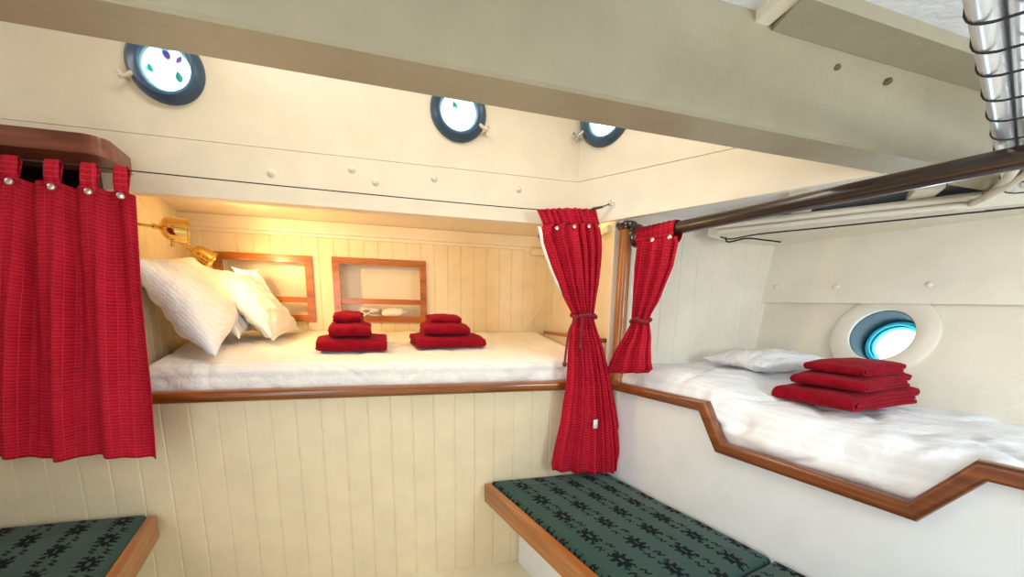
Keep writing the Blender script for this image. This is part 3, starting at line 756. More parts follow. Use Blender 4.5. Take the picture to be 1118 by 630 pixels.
for s_ in (0.12, 0.5, 0.9):
    c = b0 + bd * (0.42 + s_ * .3)
for k, lab in enumerate(('upper cream painted pipe along the stringer over the right berth', 'middle cream painted pipe along the stringer over the right berth')):
    bm = bmesh.new(); q0 = ia + di * (0.0 + .015 * k) + dio * 0.014 + Z * (0.036 - k * 0.026); q1 = ib - di * (0.11 + .03 * k) + dio * 0.016 + Z * (0.036 - k * 0.025)
    g_ = b1 + bs * (.012 + .034 * k) - Z * (.030)
    tube(bm, smooth_path([q0, q0.lerp(q1, .33), q0.lerp(q1, .66) + dio * .003, q1, q1 + di * .06 + dio * .012 + Z * .006, g_ - bd * .06 + Z * .002, g_ - bd * .20], 8), 0.0115, 14); tag(obj('pipe', bm, M['pipepaint'], ang=60), lab, 'pipe', 'painted pipes')
# loose cables at the far end of the stringer
bm = bmesh.new(); a0 = ia + di * .03 - Z * .012
tube(bm, smooth_path([a0 + dio * .012, a0 + di * .05 + dio * .02 - Z * .016, a0 + di * .16 + dio * .018 - Z * .006, a0 + di * .4 - Z * .004 + dio * .01, a0 + di * .9 + dio * .012 - Z * .003, ib - di * .05 + dio * .012 - Z * .014], 6), 0.0032, 8)
tag(obj('cable', bm, M['black'], ang=80), 'thin black cable running under the painted pipes above the right berth', 'cable')
bm = bmesh.new(); tube(bm, smooth_path([a0 + di * .02 - Z * .004, a0 + di * .03 - dio * .03 - Z * .02, a0 + di * .10 - dio * .06 - Z * .006, a0 + di * .16 - dio * .16 - Z * .004, a0 + di * .22 - dio * .27 - Z * .003], 6), 0.004, 8)
tag(obj('cable', bm, M['black'], ang=80), 'short black cable crossing the underside of the deck toward the hull corner', 'cable')
# ------------------------------------------------------------------ curtain pole and post
rp = 0.0255
pa_, pb_ = onR(705, 256, 0.0), onR(1118, 171, 0.0)
pd = (pb_ - pa_).normalized()
cpole = thing('curtain_pole', 'dark turned wooden curtain pole with round flange over the right berth', 'curtain pole', pa_)
bm = bmesh.new(); tube(bm, [pa_ - pd * .035, pa_ + pd * .6, pa_ + pd * 1.2, pb_ + pd * 1.9], rp, 20); obj('pole', bm, M['darkwood'], cpole)
bm = bmesh.new(); fo = pa_ - pd * .036
lathe(bm, [(0, -0.02), (0.050, -0.02), (0.054, -0.012), (0.050, -0.002), (0.038, 0.004), (0.034, 0.012), (0.028, 0.014), (0, 0.014)], frame_mx(fo, pd), 32); obj('flange', bm, M['capwood'], cpole)
pt = thing('wooden_post', 'round varnished wooden post with dark turned cap at the corner of the berths', 'post', W(0.033, -0.028, 0.975))
ztop = onF(685, 251.5, -0.028).z
bm = bmesh.new(); lathe(bm, [(0, 0.978), (0.031, 0.978), (0.031, ztop), (0, ztop)], Matrix.Translation(W(0.033, -0.028, 0)), 28); obj('shaft', bm, M['wood_v'], pt)
bm = bmesh.new(); lathe(bm, [(0, 0), (0.033, 0), (0.040, 0.004), (0.042, 0.012), (0.050, 0.017), (0.052, 0.026), (0.046, 0.034), (0, 0.036)], Matrix.Translation(W(0.033, -0.028, ztop)), 28); obj('cap', bm, M['capwood'], pt)
bm = bmesh.new(); lathe(bm, [(0, 0.972), (0.04, 0.972), (0.04, 0.979), (0, 0.979)], Matrix.Translation(W(0.033, -0.028, 0)), 28); obj('foot', bm, M['wood_v'], pt)
# ------------------------------------------------------------------ mahogany overhead board, upper left
zA, zB_ = fF(onF(60, 142, -.2)).z, fF(onF(60, 164, -.2)).z
tR = fF(onF(112, 160, -.2)).x
bm = bmesh.new(); outl = [(TL, -.2), (tR - .06, -.2)]
for i in range(1, 9):
    a = math.pi / 2 * i / 8 * .9; outl.append((tR - .06 + .055 * math.sin(a), -.2 + .055 * (1 - math.cos(a))))
outl += [(fF(onF(143, 180, -0.005)).x, -0.004), (TL, -0.004)]
lo = [bm.verts.new(W(t, n, zB_)) for t, n in outl]; hi = [bm.verts.new(W(t, n, zA)) for t, n in outl]
bm.faces.new(lo); bm.faces.new(hi[::-1])
for i in range(len(outl)): bm.faces.new((lo[i], lo[(i + 1) % len(outl)], hi[(i + 1) % len(outl)], hi[i]))
bevel(bm, 0.008, 3, 50); tag(obj('overhead_shelf', bm, M['mahog'], ang=40), 'round cornered mahogany shelf board above the left curtain', 'shelf')
# ------------------------------------------------------------------ curtain wire
wl = onF(0, 172, -.235); wl2 = onF(590, 229, -.125); hk = onH(667, 222, -0.012)
wdir = (wl2 - wl); w0 = wl - wdir * .32
hook = hk
we = onF(653, 228, -.13)
cw = thing('curtain_wire', 'thin black curtain wire stretched along the left berth to a wall hook', 'curtain wire', hook)
bm = bmesh.new(); tube(bm, smooth_path([w0, wl, wl * .5 + wl2 * .5 - Z * .004, wl2, we], 8), 0.0021, 8); obj('wire', bm, M['wire'], cw, ang=80)
bm = bmesh.new(); tube(bm, [wl2 * .1 + we * .9, we + (hook - we) * .35], [0.006, 0.005], 10); tube(bm, [we + (hook - we) * .3, we + (hook - we) * .9], 0.0025, 8); obj('turnbuckle', bm, M['wire'], cw)
bm = bmesh.new(); pts = []
for i in range(22):
    a = 2 * math.pi * i / 20; pts.append(hook + HD * .010 * math.cos(a) + Z * .010 * math.sin(a))
tube(bm, pts, 0.0025, 8); tube(bm, [hook + HD * .01, hook + HD * .012 + HN * .016], 0.003, 8); obj('eye_hook', bm, M['chrome'], cw)
# ------------------------------------------------------------------ curtains
def wire_at(px):         # point of the wire over the left curtain at a given pixel column
    a, b = -0.5, 1.2
    for _ in range(40):
        k = (a + b) / 2; v = M3.transposed() @ (wl + wdir * k - CP)
        if PX + F * v.x / v.z < px: a = k
        else: b = k
    return wl + wdir * k
cl = thing('curtain', 'wide red tab top curtain hanging in front of the left berth', 'curtain', onF(80, 500, -.22), 'red woven curtains')
def left_row(u, px):     # u 0 top..1 bottom; px column measured along the top
    pass
bm = bmesh.new(); rows = []; uvs = []
NTc, NZ = 170, 70
tabs_px = [-118, -78, -36, 12, 58, 98, 133]
def top_px_y(px):
    base = 190 + (px) * 0.125 if px < 150 else 209
    # scallop between tabs
    ds = min(abs(px - t) for t in tabs_px); return base + min(5, ds * 0.22) - (2.0 if px > 138 else 0) * -1
x0, x1 = -140.0, 150.0; b0x, b1x = -170.0, 171.0
for j in range(NZ + 1):
    v = j / NZ; row = []; uvr = []
    for i in range(NTc + 1):
        s = i / NTc; px_t = x0 + (x1 - x0) * s; px_b = b0x + (b1x - b0x) * s
        tp = onF(px_t, top_px_y(px_t), -.235 + .02 * (s))
        bp = onF(px_b, 503 - 4 * s + 2.0 * math.sin(s * 21), -.20)
        p = tp.lerp(bp, v)
        A_ = 0.012 + 0.012 * sst(0, .5, v) * (1 - .4 * sst(.85, 1, v))
        sx = s * 2.2 * 1.75
        d = A_ * (math.sin(2 * math.pi * (sx * 1.55 + .18) + .9 * math.sin(3 * v + 2)) + .45 * math.sin(2 * math.pi * sx * 3.3 + 1.3 + v)) + wob((s * 9, v * 5, 0), 1, .006, 3)
        d = d if px_t < 999 else d
        row.append(p + n1 * (d * -1)); uvr.append((s * 1.75, (1 - v) * 1.05))
    rows.append(row); uvs.append(uvr)
grid(bm, rows, uvs); o = obj('fabric', bm, M['curtain'], cl, ang=80)
md = o.modifiers.new('thickness', 'SOLIDIFY'); md.thickness = 0.003; md.offset = 0
first = None
for px in tabs_px:
    c = wire_at(px); ty = top_px_y(px); base = onF(px, ty + 9, -.250); bk = onF(px, ty + 4, -.215)
    hw = e1 * 0.019
    prof_ = [base, base.lerp(c - n1 * .008, .5) - n1 * .004, c - n1 * .0075 - Z * .004, c - n1 * .004 + Z * .0065, c + Z * .008, c + n1 * .004 + Z * .0065, c + n1 * .0075 - Z * .004, bk]
    bm = bmesh.new(); rws = []; uu = []
    for q_, pp in enumerate(prof_):
        k = 1.0 if q_ not in (3, 4, 5) else .92
        rws.append([pp - hw * k * (1 - 2 * i / 8) + n1 * .002 * math.sin(i * 1.3 + px) for i in range(9)]); uu.append([(i * .005, q_ * .03) for i in range(9)])
    grid(bm, rws, uu); tb_ = obj('tab', bm, M['curtain'], cl, ang=80)
    md = tb_.modifiers.new('thickness', 'SOLIDIFY'); md.thickness = 0.003; md.offset = 0
    bm = bmesh.new(); lathe(bm, [(0.0105, -.002), (0.0105, 0.001), (0.0085, 0.0045), (0.004, 0.006), (0, 0.0062)], frame_mx(base - n1 * .004 + Z * .004, -n1), 16); obj('stud', bm, M['stud'], tb_)

def gathered(th, prof_px, plane, folds, seed, amp0, top_y, name='fabric', width=0.75, flat=0.0, uvtop=0.0):
    """gathered curtain between left and right outlines given in picture rows; folds run down its length"""
    nrm = n1 if plane == 'F' else n2; on = onF if plane == 'F' else onR
    bm = bmesh.new(); rows = []; uvs = []; NC = 150
    dens = []; prof_px = [tuple(r) + (0.0,) * (5 - len(r)) for r in prof_px]
    for (a, b) in zip(prof_px, prof_px[1:]):
        steps = max(2, int((b[0] - a[0]) / 2.5))
        for k in range(steps):
            f = k / steps; dens.append([a[q] + (b[q] - a[q]) * f for q in range(len(a))])
    dens.append(list(prof_px[-1]))
    wmax = 0
    for r in dens:
        y, xl, xr, off = r[0], r[1], r[2], r[3]; yr = r[4] if len(r) > 4 else 0.0
        L, R_2 = on(xl, y, off), on(xr, y + yr, off); row = []; uvr = []
        w_ = (R_2 - L).length
        A_ = amp0 * (0.35 + 0.65 * min(1, w_ / 0.22)) 
        for i in range(NC + 1):
            s = i / NC
            ss = s + 0.018 * math.sin(2 * math.pi * (s * 3 + seed)) * math.sin(math.pi * s)
            ph = folds * (s + .05 * math.sin(5 * s + seed)) * 2 * math.pi + seed
            d = A_ * (math.sin(ph) + .35 * math.sin(ph * 1.9 + y * .01 + seed)) * (0.25 + .75 * min(1, 6 * min(s, 1 - s) + .15))
            bulge = -math.sin(math.pi * s) * w_ * 0.10
            p = L.lerp(R_2, ss) + nrm * (bulge - d + wob((s * 7, y * .05, seed), 1, .004, seed))
            row.append(p); uvr.append((s * width, (700 - y) * .0048))
        rows.append(row); uvs.append(uvr)
    grid(bm, rows, uvs); o = obj(name, bm, M['curtain'], th, ang=80)
    md = o.modifiers.new('thickness', 'SOLIDIFY'); md.thickness = 0.003; md.offset = 0
    return o
c2 = thing('curtain', 'red curtain tied in the middle, reaching down to the green bench in the corner', 'curtain', onF(640, 513, -.09), 'red woven curtains')
gathered(c2, [(229, 586, 651, -.105), (238, 590, 653, -.105), (246, 593, 655, -.105)], 'F', 11, .6, .007, 229, name='heading', width=.9)
gathered(c2, [(245.5, 594, 653, -.108), (249, 590, 656, -.11), (258, 588, 657.5, -.11), (272, 594, 658, -.11), (290, 601, 656.5, -.10), (310, 609, 654, -.10), (328, 617, 651, -.09), (340, 623, 649, -.085), (345, 626, 648.5, -.082), (350, 625, 649, -.085), (360, 622.5, 652, -.09), (380, 620.5, 659, -.092), (420, 618, 668, -.095), (460, 612, 675, -.095), (490, 605, 679, -.09), (506, 602, 680, -.085), (513.5, 603, 680, -.085)], 'F', 6.5, 1.7, .016, 229)
bm = bmesh.new()
rows = [[onF(x, y, o - .004) , onF(x + w_, y + 1, o - .012)] for x, y, w_, o in ((587, 247, 4, -.105), (588.5, 254, 4, -.11), (590, 264, 3.5, -.112), (594.5, 278, 3.5, -.112), (600.5, 294, 3, -.11), (606.5, 308, 3, -.108), (612, 320, 2, -.105))]
grid(bm, rows); ln = obj('lining_edge', bm, M['tag'], c2, ang=80); ln['label'] = 'white lining edge'
md = ln.modifiers.new('thickness', 'SOLIDIFY'); md.thickness = 0.003
def tieband(th, cpx, cy, hw_, on, off, nrm, ax, tails, r=0.0085):
    bm = bmesh.new(); c = on(cpx, cy, off); pts = []
    for i in range(33):
        a = 2 * math.pi * i / 32; pts.append(c + ax * math.cos(a) * hw_ + nrm * math.sin(a) * hw_ * .75 + Z * (.006 * math.sin(a * 3)))
    tube(bm, pts, [r * (1 + .25 * math.sin(i * 2.1)) for i in range(33)], 10, cap=False)
    obj('tie_band', bm, M['cord'], th, ang=80)
    for tl in tails:
        bm = bmesh.new(); path = smooth_path([on(x, y, o) for x, y, o in tl], 6); tube(bm, path, 0.0055, 8)
        e = path[-1]; mxe = Matrix.Translation(e); lathe(bm, [(0, -.016), (.008, -.013), (.011, -.004), (.009, .006), (0, .01)], mxe, 12)
        obj('tie_tail', bm, M['cord'], th, ang=80)
tieband(c2, 637.3, 345, .060, onF, -.088, n1, e1, [[(630, 346, -.15), (622, 360, -.15), (618.5, 380, -.15), (616.5, 397, -.15)], [(636, 346, -.155), (635, 362, -.155), (634, 378, -.15)]])
bm = bmesh.new(); p = onF(650, 463, -.150)
grid(bm, [[p + e1 * (a * .013) + Z * b * .022 + n1 * (.004 * a) for a in (-1, 0, 1)] for b in (1, 0, -1)]); lbq = obj('care_label', bm, M['tag'], c2); lbq['label'] = 'small white care label'
md = lbq.modifiers.new('thickness', 'SOLIDIFY'); md.thickness = 0.002
for x, y in ((608, 249), (627, 247.5), (643, 247)):
    bm = bmesh.new(); lathe(bm, [(0.009, -.002), (0.009, 0.001), (0.007, 0.004), (0, 0.006)], frame_mx(onF(x, y, -.152), -n1), 14); obj('stud', bm, M['stud'], c2)
# short curtain on the pole
c3 = thing('curtain', 'short red curtain tied beside the wooden post, hung on the dark pole', 'curtain', onR(690, 400, -.03), 'red woven curtains')
def sleeve():
    bm = bmesh.new(); rows = []; uvs = []
    s0, s1 = (onR(699, 256, 0) - pa_).dot(pd), (onR(741, 248, 0) - pa_).dot(pd)
    for i in range(41):
        s = s0 + (s1 - s0) * i / 40; c = pa_ + pd * s; row = []; uvr = []
        for k in range(24):
            a = 2 * math.pi * k / 24; r = rp + .007 + .0035 * math.sin(i * 1.25) 
            x = n2 * math.cos(a) * r + Z * math.sin(a) * r * (1.0 if math.sin(a) > 0 else 1.9)
            row.append(c + x); uvr.append((i * .015, k * .008))
        rows.append(row); uvs.append(uvr)
    grid(bm, rows, uvs, closed=True); obj('heading', bm, M['curtain'], c3, ang=80)
sleeve()
gathered(c3, [(265, 698.5, 740, -.03, -7), (272, 696.5, 741, -.035, -6), (290, 694.5, 736, -.035), (310, 693, 728, -.035), (330, 691.5, 719, -.035), (343, 690.5, 711.5, -.03), (350, 690, 709, -.03), (356, 688, 710, -.035), (368, 682, 711.5, -.045), (382, 673, 711, -.06), (396, 667, 712, -.06), (403, 664, 713.5, -.055), (407, 663, 709, -.055)], 'R', 4.2, .9, .017, 262, width=.6)
tieband(c3, 699.5, 350, .046, onR, -.033, n2, e2, [])
for x, y in ((712, 262), (731, 259)):
    bm = bmesh.new(); lathe(bm, [(0.010, -.002), (0.010, 0.001), (0.008, 0.004), (0, 0.006)], frame_mx(onR(x, y, -.068), -n2), 14); obj('stud', bm, M['stud'], c3)
# ------------------------------------------------------------------ benches with green woven cushions
MOT = ["....X...X....", ".X..XX.XX..X.", "XXX.XXXXX.XXX", "..XXXXXXXXX..", ".XXXX...XXXX.", "..XXXXXXXXX..", "XXX.XXXXX.XXX", ".X..XX.XX..X.", "....X...X...."]
TINY = ["X...X..", "XX.XXX.", ".XXX.XX", "..X...X"]
CELL = 0.0055
def motif_at(u, v):
    """u across, v along, metres: staggered rows of jagged stars, pairs of small marks between"""
    k = math.floor(u / 0.117); x = u - k * 0.117 - 0.0585
    y = (v + 0.055 * k) % 0.167 - 0.0835
    i = math.floor((y + 0.054) / 0.0083); j = math.floor((x + 0.0325) / 0.0072)
    if 0 <= i < 13 and 0 <= j < 9: return MOT[j][i] == 'X'
    y2 = (y + 0.167) % 0.167 - 0.0835
    for cy, cx in ((0.001, 0.024), (-0.004, -0.018)):
        i = math.floor((y2 - cy + 0.018) / 0.0052); j = math.floor((x - cx + 0.012) / 0.006)
        if 0 <= i < 7 and 0 <= j < 4: return TINY[j][i] == 'X'
    return False
def cushion(name, t0f, t1f, na, nb, z0, z1, label, group, f=WR, r=0.022):
    """t0f,t1f: end lines as functions of n"""
    bm = bmesh.new(); step = CELL
    NU = int((nb - na) / step); NVv = int((t1f(na) - t0f(na)) / step)
    H_ = z1 - z0
    def pos(a, b):     # a across in [-x, w+x] incl. sides
        n = na + min(max(a, 0), nb - na); dz = 0
        w_ = nb - na
        dn_ = 0
        if a < 0: dz = -a
        if a > w_: dz = a - w_
        t0, t1 = t0f(n), t1f(n); L = t1 - t0; bb = b
        if b < 0: dz = max(dz, -b)
        if b > NVv * step: dz = max(dz, b - NVv * step)
        tt = t0 + L * min(max(b / (NVv * step), 0), 1)
        e = min(n - na, nb - n, tt - t0, t1 - tt)
        rnd = r - math.sqrt(max(0, r * r - max(0, r - e) ** 2)) if e < r else 0
        crown = 0.014 * min(1, e / .12) 
        z = z1 - rnd * .9 - dz + crown - .014
        q = f(tt, n, z + wob((tt * 6, n * 6, 0), 1, .003, 2))
        if dz > 0:
            pass
        return q
    ks = int(H_ / step)
    rows = []
    A_ = list(range(-ks, NU + ks + 1)); B_ = list(range(-ks, NVv + ks + 1))
    for b in B_:
        rows.append([bm.verts.new(pos(a * step, b * step)) for a in A_])
    for j in range(len(B_) - 1):
        for i in range(len(A_) - 1):
            a, b = A_[i], B_[j]
            if (a < 0 or a >= NU) and (b < 0 or b >= NVv): continue
            fc = bm.faces.new((rows[j][i], rows[j][i + 1], rows[j + 1][i + 1], rows[j + 1][i]))
            fc.material_index = 1 if motif_at((a + ks + .5) * step, (b + ks + .5) * step) else 0
    lv = [v for v in bm.verts if not v.link_faces]
    for v in lv: bm.verts.remove(v)
    o = obj(name, bm, [M['green'], M['motif']], ang=50); tag(o, label, 'cushion', group); return o
zs = 0.415
te = lambda n: n * 0.262 + 0.012
ZK = 0.492
cushion('cushion', te, lambda n: 0.872 + 0.0 * n, -0.607, -0.012, zs, ZK, 'green patterned seat cushion in the corner under the tied red curtain', 'green bench cushions')
cushion('cushion', lambda n: 0.88, lambda n: 1.7, -0.607, -0.012, zs, ZK, 'green patterned seat cushion at the bottom edge, nearest end of the right bench', 'green bench cushions')
def bench(na, nb, ra, rbk, base, t0, t1, label, sgn):
    th = thing('bench', label, 'bench', WR((t0(na) + t1) / 2, (na + nb) / 2, 0))
    bm = bmesh.new(); qq = [WR(t0(na), na, .385), WR(t0(nb), nb, .385), WR(t1, nb, .385), WR(t1, na, .385)]
    hexa(bm, qq + [p + Z * .028 for p in qq]); obj('seat_board', bm, M['white'], th)
    bm = bmesh.new(); a0, a1 = (ra, rbk)
    qq = [WR(t0(a0), a0, .372), WR(t0(a1), a1, .372), WR(t1, a1, .372), WR(t1, a0, .372)]
    hexa(bm, qq + [p + Z * .092 for p in qq]); bevel(bm, .010, 3); obj('front_rail', bm, M['wood_b'], th)
    bm = bmesh.new(); b0_, b1_ = base
    qq = [WR(t0(b0_), b0_, 0.0), WR(t0(b1_), b1_, 0.0), WR(t1, b1_, 0.0), WR(t1, b0_, 0.0)]
    hexa(bm, qq + [p + Z * .384 for p in qq]); obj('base_panel', bm, M['white'], th)
    return th
bench(-0.607, -0.006, -0.640, -0.610, (-0.46, -0.44), te, 1.75, 'white bench base with orange wood front rail along the right berth', 1)
cushion('cushion', te, lambda n: n * 0.0 + 1.0, -2.62, -1.997, zs, ZK, 'dark green patterned seat cushion at the bottom left of the picture', 'green bench cushions')
bench(-2.62, -2.0, -1.995, -1.965, (-2.2, -2.18), te, 1.05, 'bench at bottom left with thick orange brown wooden front rail', -1)

# ------------------------------------------------------------------ towels
def towel(center, ax, L, Wd, T, label, group, seed, layers=2, rot=0.0):
    """a towel folded over itself twice: one rolled ribbon seen at the ends; ax = fold edge direction, centre at its base"""
    ax = ax.normalized(); ay = V((-ax.y, ax.x, 0)); tau = T / 4
    prof_ = []
    # centre line: inner lower back -> inner bend at front -> inner upper back -> bend to outer top -> outer bend at front -> outer bottom back
    hw_ = Wd / 2
    def arc(cx, cz, r, a0, a1, k=7): return [(cx + r * math.cos(a0 + (a1 - a0) * i / k), cz + r * math.sin(a0 + (a1 - a0) * i / k)) for i in range(k + 1)]
    cl_ = [(hw_ * .86, -.5 * tau), (0, -.5 * tau)] + arc(-hw_ + 2.2 * tau, 0, .5 * tau, -math.pi / 2, -3 * math.pi / 2, 5) + [(0, .5 * tau)]
    cl_ += arc(hw_ - tau, tau, .5 * tau, -math.pi / 2, math.pi / 2, 5) + [(0, 1.5 * tau)] + arc(-hw_ + 1.5 * tau, 0, 1.5 * tau, math.pi / 2, 3 * math.pi / 2, 10) + [(0, -1.5 * tau), (hw_ * .95, -1.5 * tau)]
    # resample
    pts = [V((a, b, 0)) for a, b in cl_]; dense = []
    for a, b in zip(pts, pts[1:]):
        k = max(1, int((b - a).length / (tau * .8)))
        for i in range(k): dense.append(a.lerp(b, i / k))
    dense.append(pts[-1]); n = len(dense); loop = []
    off = tau * .43
    L1, L2 = [], []
    for i, p in enumerate(dense):
        d = (dense[min(i + 1, n - 1)] - dense[max(i - 1, 0)]).normalized(); nn = V((-d.y, d.x, 0))
        L1.append(p + nn * off); L2.append(p - nn * off)
    loop = L1 + [dense[-1] + (dense[-1] - dense[-2]).normalized() * off * .6] + L2[::-1] + [dense[0] - (dense[1] - dense[0]).normalized() * off * .6]
    bm = bmesh.new(); NX = 26; rows = []
    for i in range(NX + 1):
        u = i / NX * 2 - 1; x = u * L / 2
        pin = 1 - .10 * max(0, abs(u) - .9) / .1
        row = []
        for p in loop:
            y, z = p.x, p.y
            zz = z * pin
            s = noise.noise(V((u * 1.8 + seed, y * 7, seed))) * T * .10 + noise.noise(V((u * 4.5, y * 18, seed + 4))) * T * .05
            cw = sst(-hw_, -hw_ * .1, y) * T * .42 * (1 - .25 * u * u) - T * .10
            sag = cw - T * .10 * u * u * (0.5 + z / T)
            q = center + ax * (x + noise.noise(V((z * 60, y * 9, seed))) * .006 * abs(u)) + ay * (y + noise.noise(V((u * 2, seed, z * 30))) * .008) + Z * (T / 2 + zz + (s + sag) * (0.5 + z / T))
            row.append(q)
        rows.append(row)
    vs = grid(bm, rows, closed=True)
    for e in (0, -1):
        m = len(L1); r = vs[e]
        idx1 = list(range(m)); idx2 = [len(loop) - 2 - i for i in range(m)]
        for i in range(m - 1):
            bm.faces.new((r[idx1[i]], r[idx1[i + 1]], r[idx2[i + 1]], r[idx2[i]]))
        bm.faces.new((r[len(loop) - 1], r[0], r[len(loop) - 2])); bm.faces.new((r[m - 1], r[m], r[m + 1]))
    o = obj('towel', bm, M['towel'], ang=60); tag(o, label, 'towel', group); return o
def stack(c, ax, specs, group, labels, seed):
    z = c.z
    for i, (L, Wd, T, dx, dy, r) in enumerate(specs):
        a = ax.copy(); a.rotate(Matrix.Rotation(r, 3, 'Z')); ay = V((-ax.y, ax.x, 0))
        towel(V((c.x, c.y, 0)) + ax * dx + ay * dy + Z * z, a, L, Wd, T, labels[i], group, seed + i * 2.7)
        z += T * 1.16
def on_bed(x, y):        # front edge of a stack on the left mattress
    d = ray(x, y); lo_, hi_ = 0.5, 6.0
    best = None
    for i in range(4000):
        s = 0.003 + i * 0.000003 * 3; p = CP + d * s; q = fF(p)
        if q.z < mz(q.y) + 0.006: return p
    return p
a, b = on_bed(343, 385.5), on_bed(421, 384)
c = (a + b) / 2 + n1 * .13; c.z = mz(fF(c).y) - .003; w_ = (b - a).length
stack(c, e1 + n1 * .06, [(w_, .30, .060, 0, .02, 0.0), (w_ * .60, .24, .058, -.012, .015, 0.04), (w_ * .40, .15, .044, -.02, .03, -.05)], 'left stack of red towels', ['large dark red folded towel at the bottom of the left stack on the left bed', 'medium dark red folded towel in the middle of the left stack on the left bed', 'small dark red folded towel topping the left stack on the left bed'], 1.3)
a, b = on_bed(452, 381), on_bed(528, 380.5)
c = (a + b) / 2 + n1 * .13; c.z = mz(fF(c).y) - .003; w_ = (b - a).length
stack(c, e1 + n1 * .12, [(w_, .30, .060, 0, .02, 0.03), (w_ * .66, .24, .052, -.014, .015, -.03), (w_ * .46, .14, .038, -.015, .03, .08)], 'second stack of red towels', ['large dark red folded towel at the bottom of the right stack on the left bed', 'medium dark red folded towel in the middle of the right stack on the left bed', 'small dark red folded towel topping the right stack on the left bed'], 8.1)
ZR = 1.005
pL, pC, pR = atz(843, 431, ZR), atz(931, 448, ZR), atz(1002, 438, ZR)
dl = (pC - pL)
ax3 = (pR - pC).normalized()       # layered ends face along this direction ... fold edge runs pL->pC
fold = dl.normalized(); perp = V((-fold.y, fold.x, 0))
if perp.dot(pR - pC) < 0: perp = -perp
dep = (pR - pC).dot(perp)
c3p = (pL + pC) / 2 + perp * dep * .5; c3p.z = ZR - .011
stack(c3p, fold, [(dl.length, dep, .056, 0, 0, 0.0), (dl.length * .86, dep * .80, .043, .012, 0, .05), (dl.length * .74, dep * .56, .036, .015, 0.0, -.06)], 'stack of red towels on the right bed', ['large dark red folded towel at the bottom of the stack on the right bed', 'medium dark red folded towel in the middle of the stack on the right bed', 'small dark red folded towel topping the stack on the right bed by the round window'], 15.0)
# ------------------------------------------------------------------ pillows of the left berth
def from_corners(name, A, B, D, T, label, seed, flange=0.0, m='pillow'):
    """A near bottom, B far bottom, D near top"""
    u = B - A; v = D - A; c = A + u / 2 + v / 2
    return pillow(name, c, u, v, u.length, v.length, T, M[m], label, seed, flange)
zp = 1.115
def wpt(t, n, z): return W(t, n, z)
def quad_pillow(A, B, C, D, T, label, seed, flange=0.0):
    """A near bottom, B far bottom, C far top, D near top"""
    return pillow('pillow', V((0, 0, 0)), None, None, ((B - A).length + (C - D).length) / 2, ((D - A).length + (C - B).length) / 2, T, M['pillow'], label, seed, flange, corners=(A, B, C, D))
quad_pillow(atz(236, 390, 1.112), onF(262, 352, .66), onF(205, 281, .60), onF(143, 281, .12), .19, 'front white pillow with bluish sheen leaning beside the left curtain', 1.0)
quad_pillow(on_bed(262, 377) + Z * .03, onF(282, 357, .80), onF(236, 296, .80), onF(196, 288, .66), .11, 'warm white pillow squeezed between the front pillow and the flanged one', 5.0)
quad_pillow(on_bed(299, 379) + Z * .03, onF(330, 360, .88), onF(268, 301, .84), onF(213, 288, .60), .14, 'white flanged pillow leaning beside the left wall niche', 9.0, .07)
quad_pillow(onF(296, 356, .915), onF(318, 352, .935), onF(282, 293, .925), onF(252, 291, .90), .05, 'yellow lit pillow corner behind the flanged pillow, against the wall niche', 13.0)
# ------------------------------------------------------------------ brass reading lamps
def lamp(mx, label, first=None):
    if first is not None: return copy_tree(first, mx, label)
    th = thing('reading_lamp', label, 'lamp', None, 'brass reading lamps', mx=mx)
    bm = bmesh.new(); lathe(bm, [(0, 0), (0.040, 0), (0.042, 0.006), (0.034, 0.012), (0.014, 0.016), (0.012, 0.024), (0, 0.024)], seg=28); obj('wall_plate', bm, M['brass'], th, local=True)
    bm = bmesh.new(); tube(bm, [(0, 0, .02), (0, 0, .075)], 0.006, 10)
    lathe(bm, [(0, .068), (.010, .070), (.012, .078), (.010, .086), (0, .088)], seg=14)
    for s in (1, -1):
        tube(bm, smooth_path([(0, 0, .08), (0.028 * s, 0, .086), (0.050 * s, 0, .10), (0.055 * s, 0, .135)], 5), 0.0035, 8)
        lathe(bm, [(0, -.006), (.008, -.006), (.008, .006), (0, .006)], Matrix.Translation(V((.055 * s, 0, .135))) @ Matrix.Rotation(math.pi / 2, 4, 'Y'), 12)
    obj('arm', bm, M['brass'], th, local=True)
    # shade: closed bell opening along +Z
    bm = bmesh.new()
    lathe(bm, [(0, .088), (.010, .088), (.012, .094), (.024, .097), (.036, .104), (.044, .115), (.048, .13), (.050, .15), (.0505, .180), (.0545, .184), (.0545, .189), (.049, .189), (.047, .18), (.0465, .15), (.0445, .131), (.041, .118), (.034, .108), (.02, .102), (0, .101)], seg=36)
    sh = obj('shade', bm, M['brass'], th, local=True)
    bm = bmesh.new(); lathe(bm, [(0, .103), (.010, .104), (.012, .12), (.020, .14), (.022, .152), (.016, .166), (0, .171)], seg=18); obj('bulb', bm, M['bulb'], th, local=True)
    bm = bmesh.new(); tube(bm, [(0, -.045, .13), (0, -.065, .13)], .004, 8); lathe(bm, [(0, -.006), (.008, -.005), (.008, .005), (0, .006)], Matrix.Translation(V((0, -.068, .13))) @ Matrix.Rotation(math.pi / 2, 4, 'X'), 12); obj('switch', bm, M['brass'], th, local=True)
    return th
l1p = onHW(140, 243); l2p = onHW(188, 260)
d1 = (hwn + n1 * 0.30 - Z * .04).normalized(); d2 = (hwn * .95 + n1 * .05 - Z * .65).normalized()
L1o = lamp(frame_mx(l1p, d1), 'brass reading lamp nearest the left curtain, pointing level to the right')
L2o = lamp(frame_mx(l2p, d2), 'brass reading lamp tilted down beside the left wall niche', L1o)
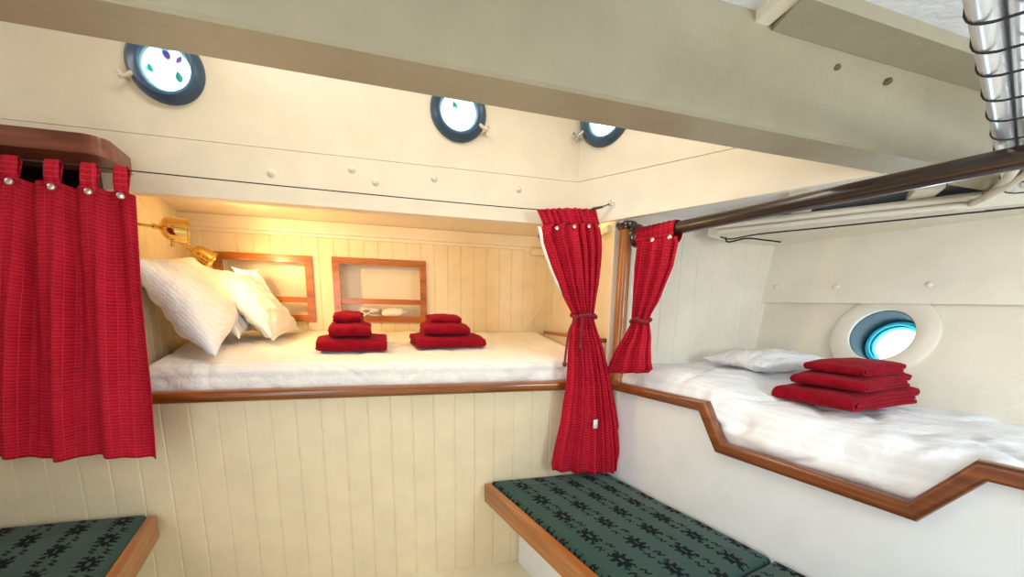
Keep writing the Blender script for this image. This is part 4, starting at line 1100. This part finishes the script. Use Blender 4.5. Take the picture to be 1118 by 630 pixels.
# ------------------------------------------------------------------ lights
def light(name, kind, loc, energy, col, size=.1, d=None, sy=None, angle=None):
    l = bpy.data.lights.new(name, kind); l.energy = energy; l.color = col
    if kind == 'AREA':
        l.size = size
        if sy: l.shape = 'RECTANGLE'; l.size_y = sy
    elif kind in ('POINT', 'SPOT'): l.shadow_soft_size = size
    if kind == 'SPOT' and angle: l.spot_size = angle; l.spot_blend = .6
    o = bpy.data.objects.new(name, l); COL.objects.link(o); o.location = loc
    if d is not None: o.rotation_euler = d.to_track_quat('-Z', 'Y').to_euler()
    return o
warm = (1.0, 0.62, 0.24)
for lo_, pw, dd in ((l1p, 17, d1), (l2p, 4, d2)):
    light('lamp_light', 'SPOT', lo_ + dd * .175, pw, warm, .03, dd, angle=math.radians(150))
light('berth_glow', 'POINT', W(-1.9, .5, 1.74), .5, warm, .06)
light('overhead_fill', 'AREA', V((-0.9, -0.9, 1.93)), 6, (0.95, 0.97, 1.0), 1.1, V((0.45, .5, -.75)), 0.8)  # added fill from above and behind the camera, no visible source
light('coachroof_light', 'AREA', W(-0.8, -0.62, 2.43), 9, (1.0, 0.93, 0.82), 2.0, V((0, .0, -1)), .2)
light('left_fill', 'AREA', WR(1.7, -2.5, 1.15), 13, (0.84, 0.92, 1.0), .9, n2 - e2 * .12 - Z * .35, 1.2)  # cool fill added at the left to brighten the right berth's front panel
light('right_fill', 'AREA', WR(2.5, -.25, 1.45), 14, (0.80, 0.92, 1.0), .5, -e2 + n2 * .22 - Z * .08)  # cool fill added behind the camera to brighten the right berth
light('berth_fill', 'AREA', W(-0.75, .13, 1.82), 2.4, (1.0, 0.66, 0.26), 1.9, V((0, 0, -1)) + n1 * .5, .06)  # unseen warm strip added behind the coaming to brighten the berth wall
light('port_daylight', 'AREA', p4 - hull_n * .45, 7, (0.72, 0.88, 1.0), .3, hull_n)
for p, nn in ((p1, n1), (p2, n1), (p3, HN)):
    light('port_daylight', 'AREA', p + nn * .25, 2.5, (0.8, 0.92, 1.0), .3, -nn)
w = bpy.data.worlds.new('sky'); SC.world = w; w.use_nodes = True
w.node_tree.nodes['Background'].inputs['Color'].default_value = (0.86, 0.95, 1.0, 1)
w.node_tree.nodes['Background'].inputs['Strength'].default_value = 3.0
SC.view_settings.view_transform = 'Standard'; SC.view_settings.look = 'None'; SC.view_settings.gamma = 1.0
SC.view_settings.use_curve_mapping = False; SC.view_settings.exposure = 0.55
SC.cycles.use_denoising = True
try: SC.cycles.max_bounces = 10; SC.cycles.diffuse_bounces = 6
except Exception: pass
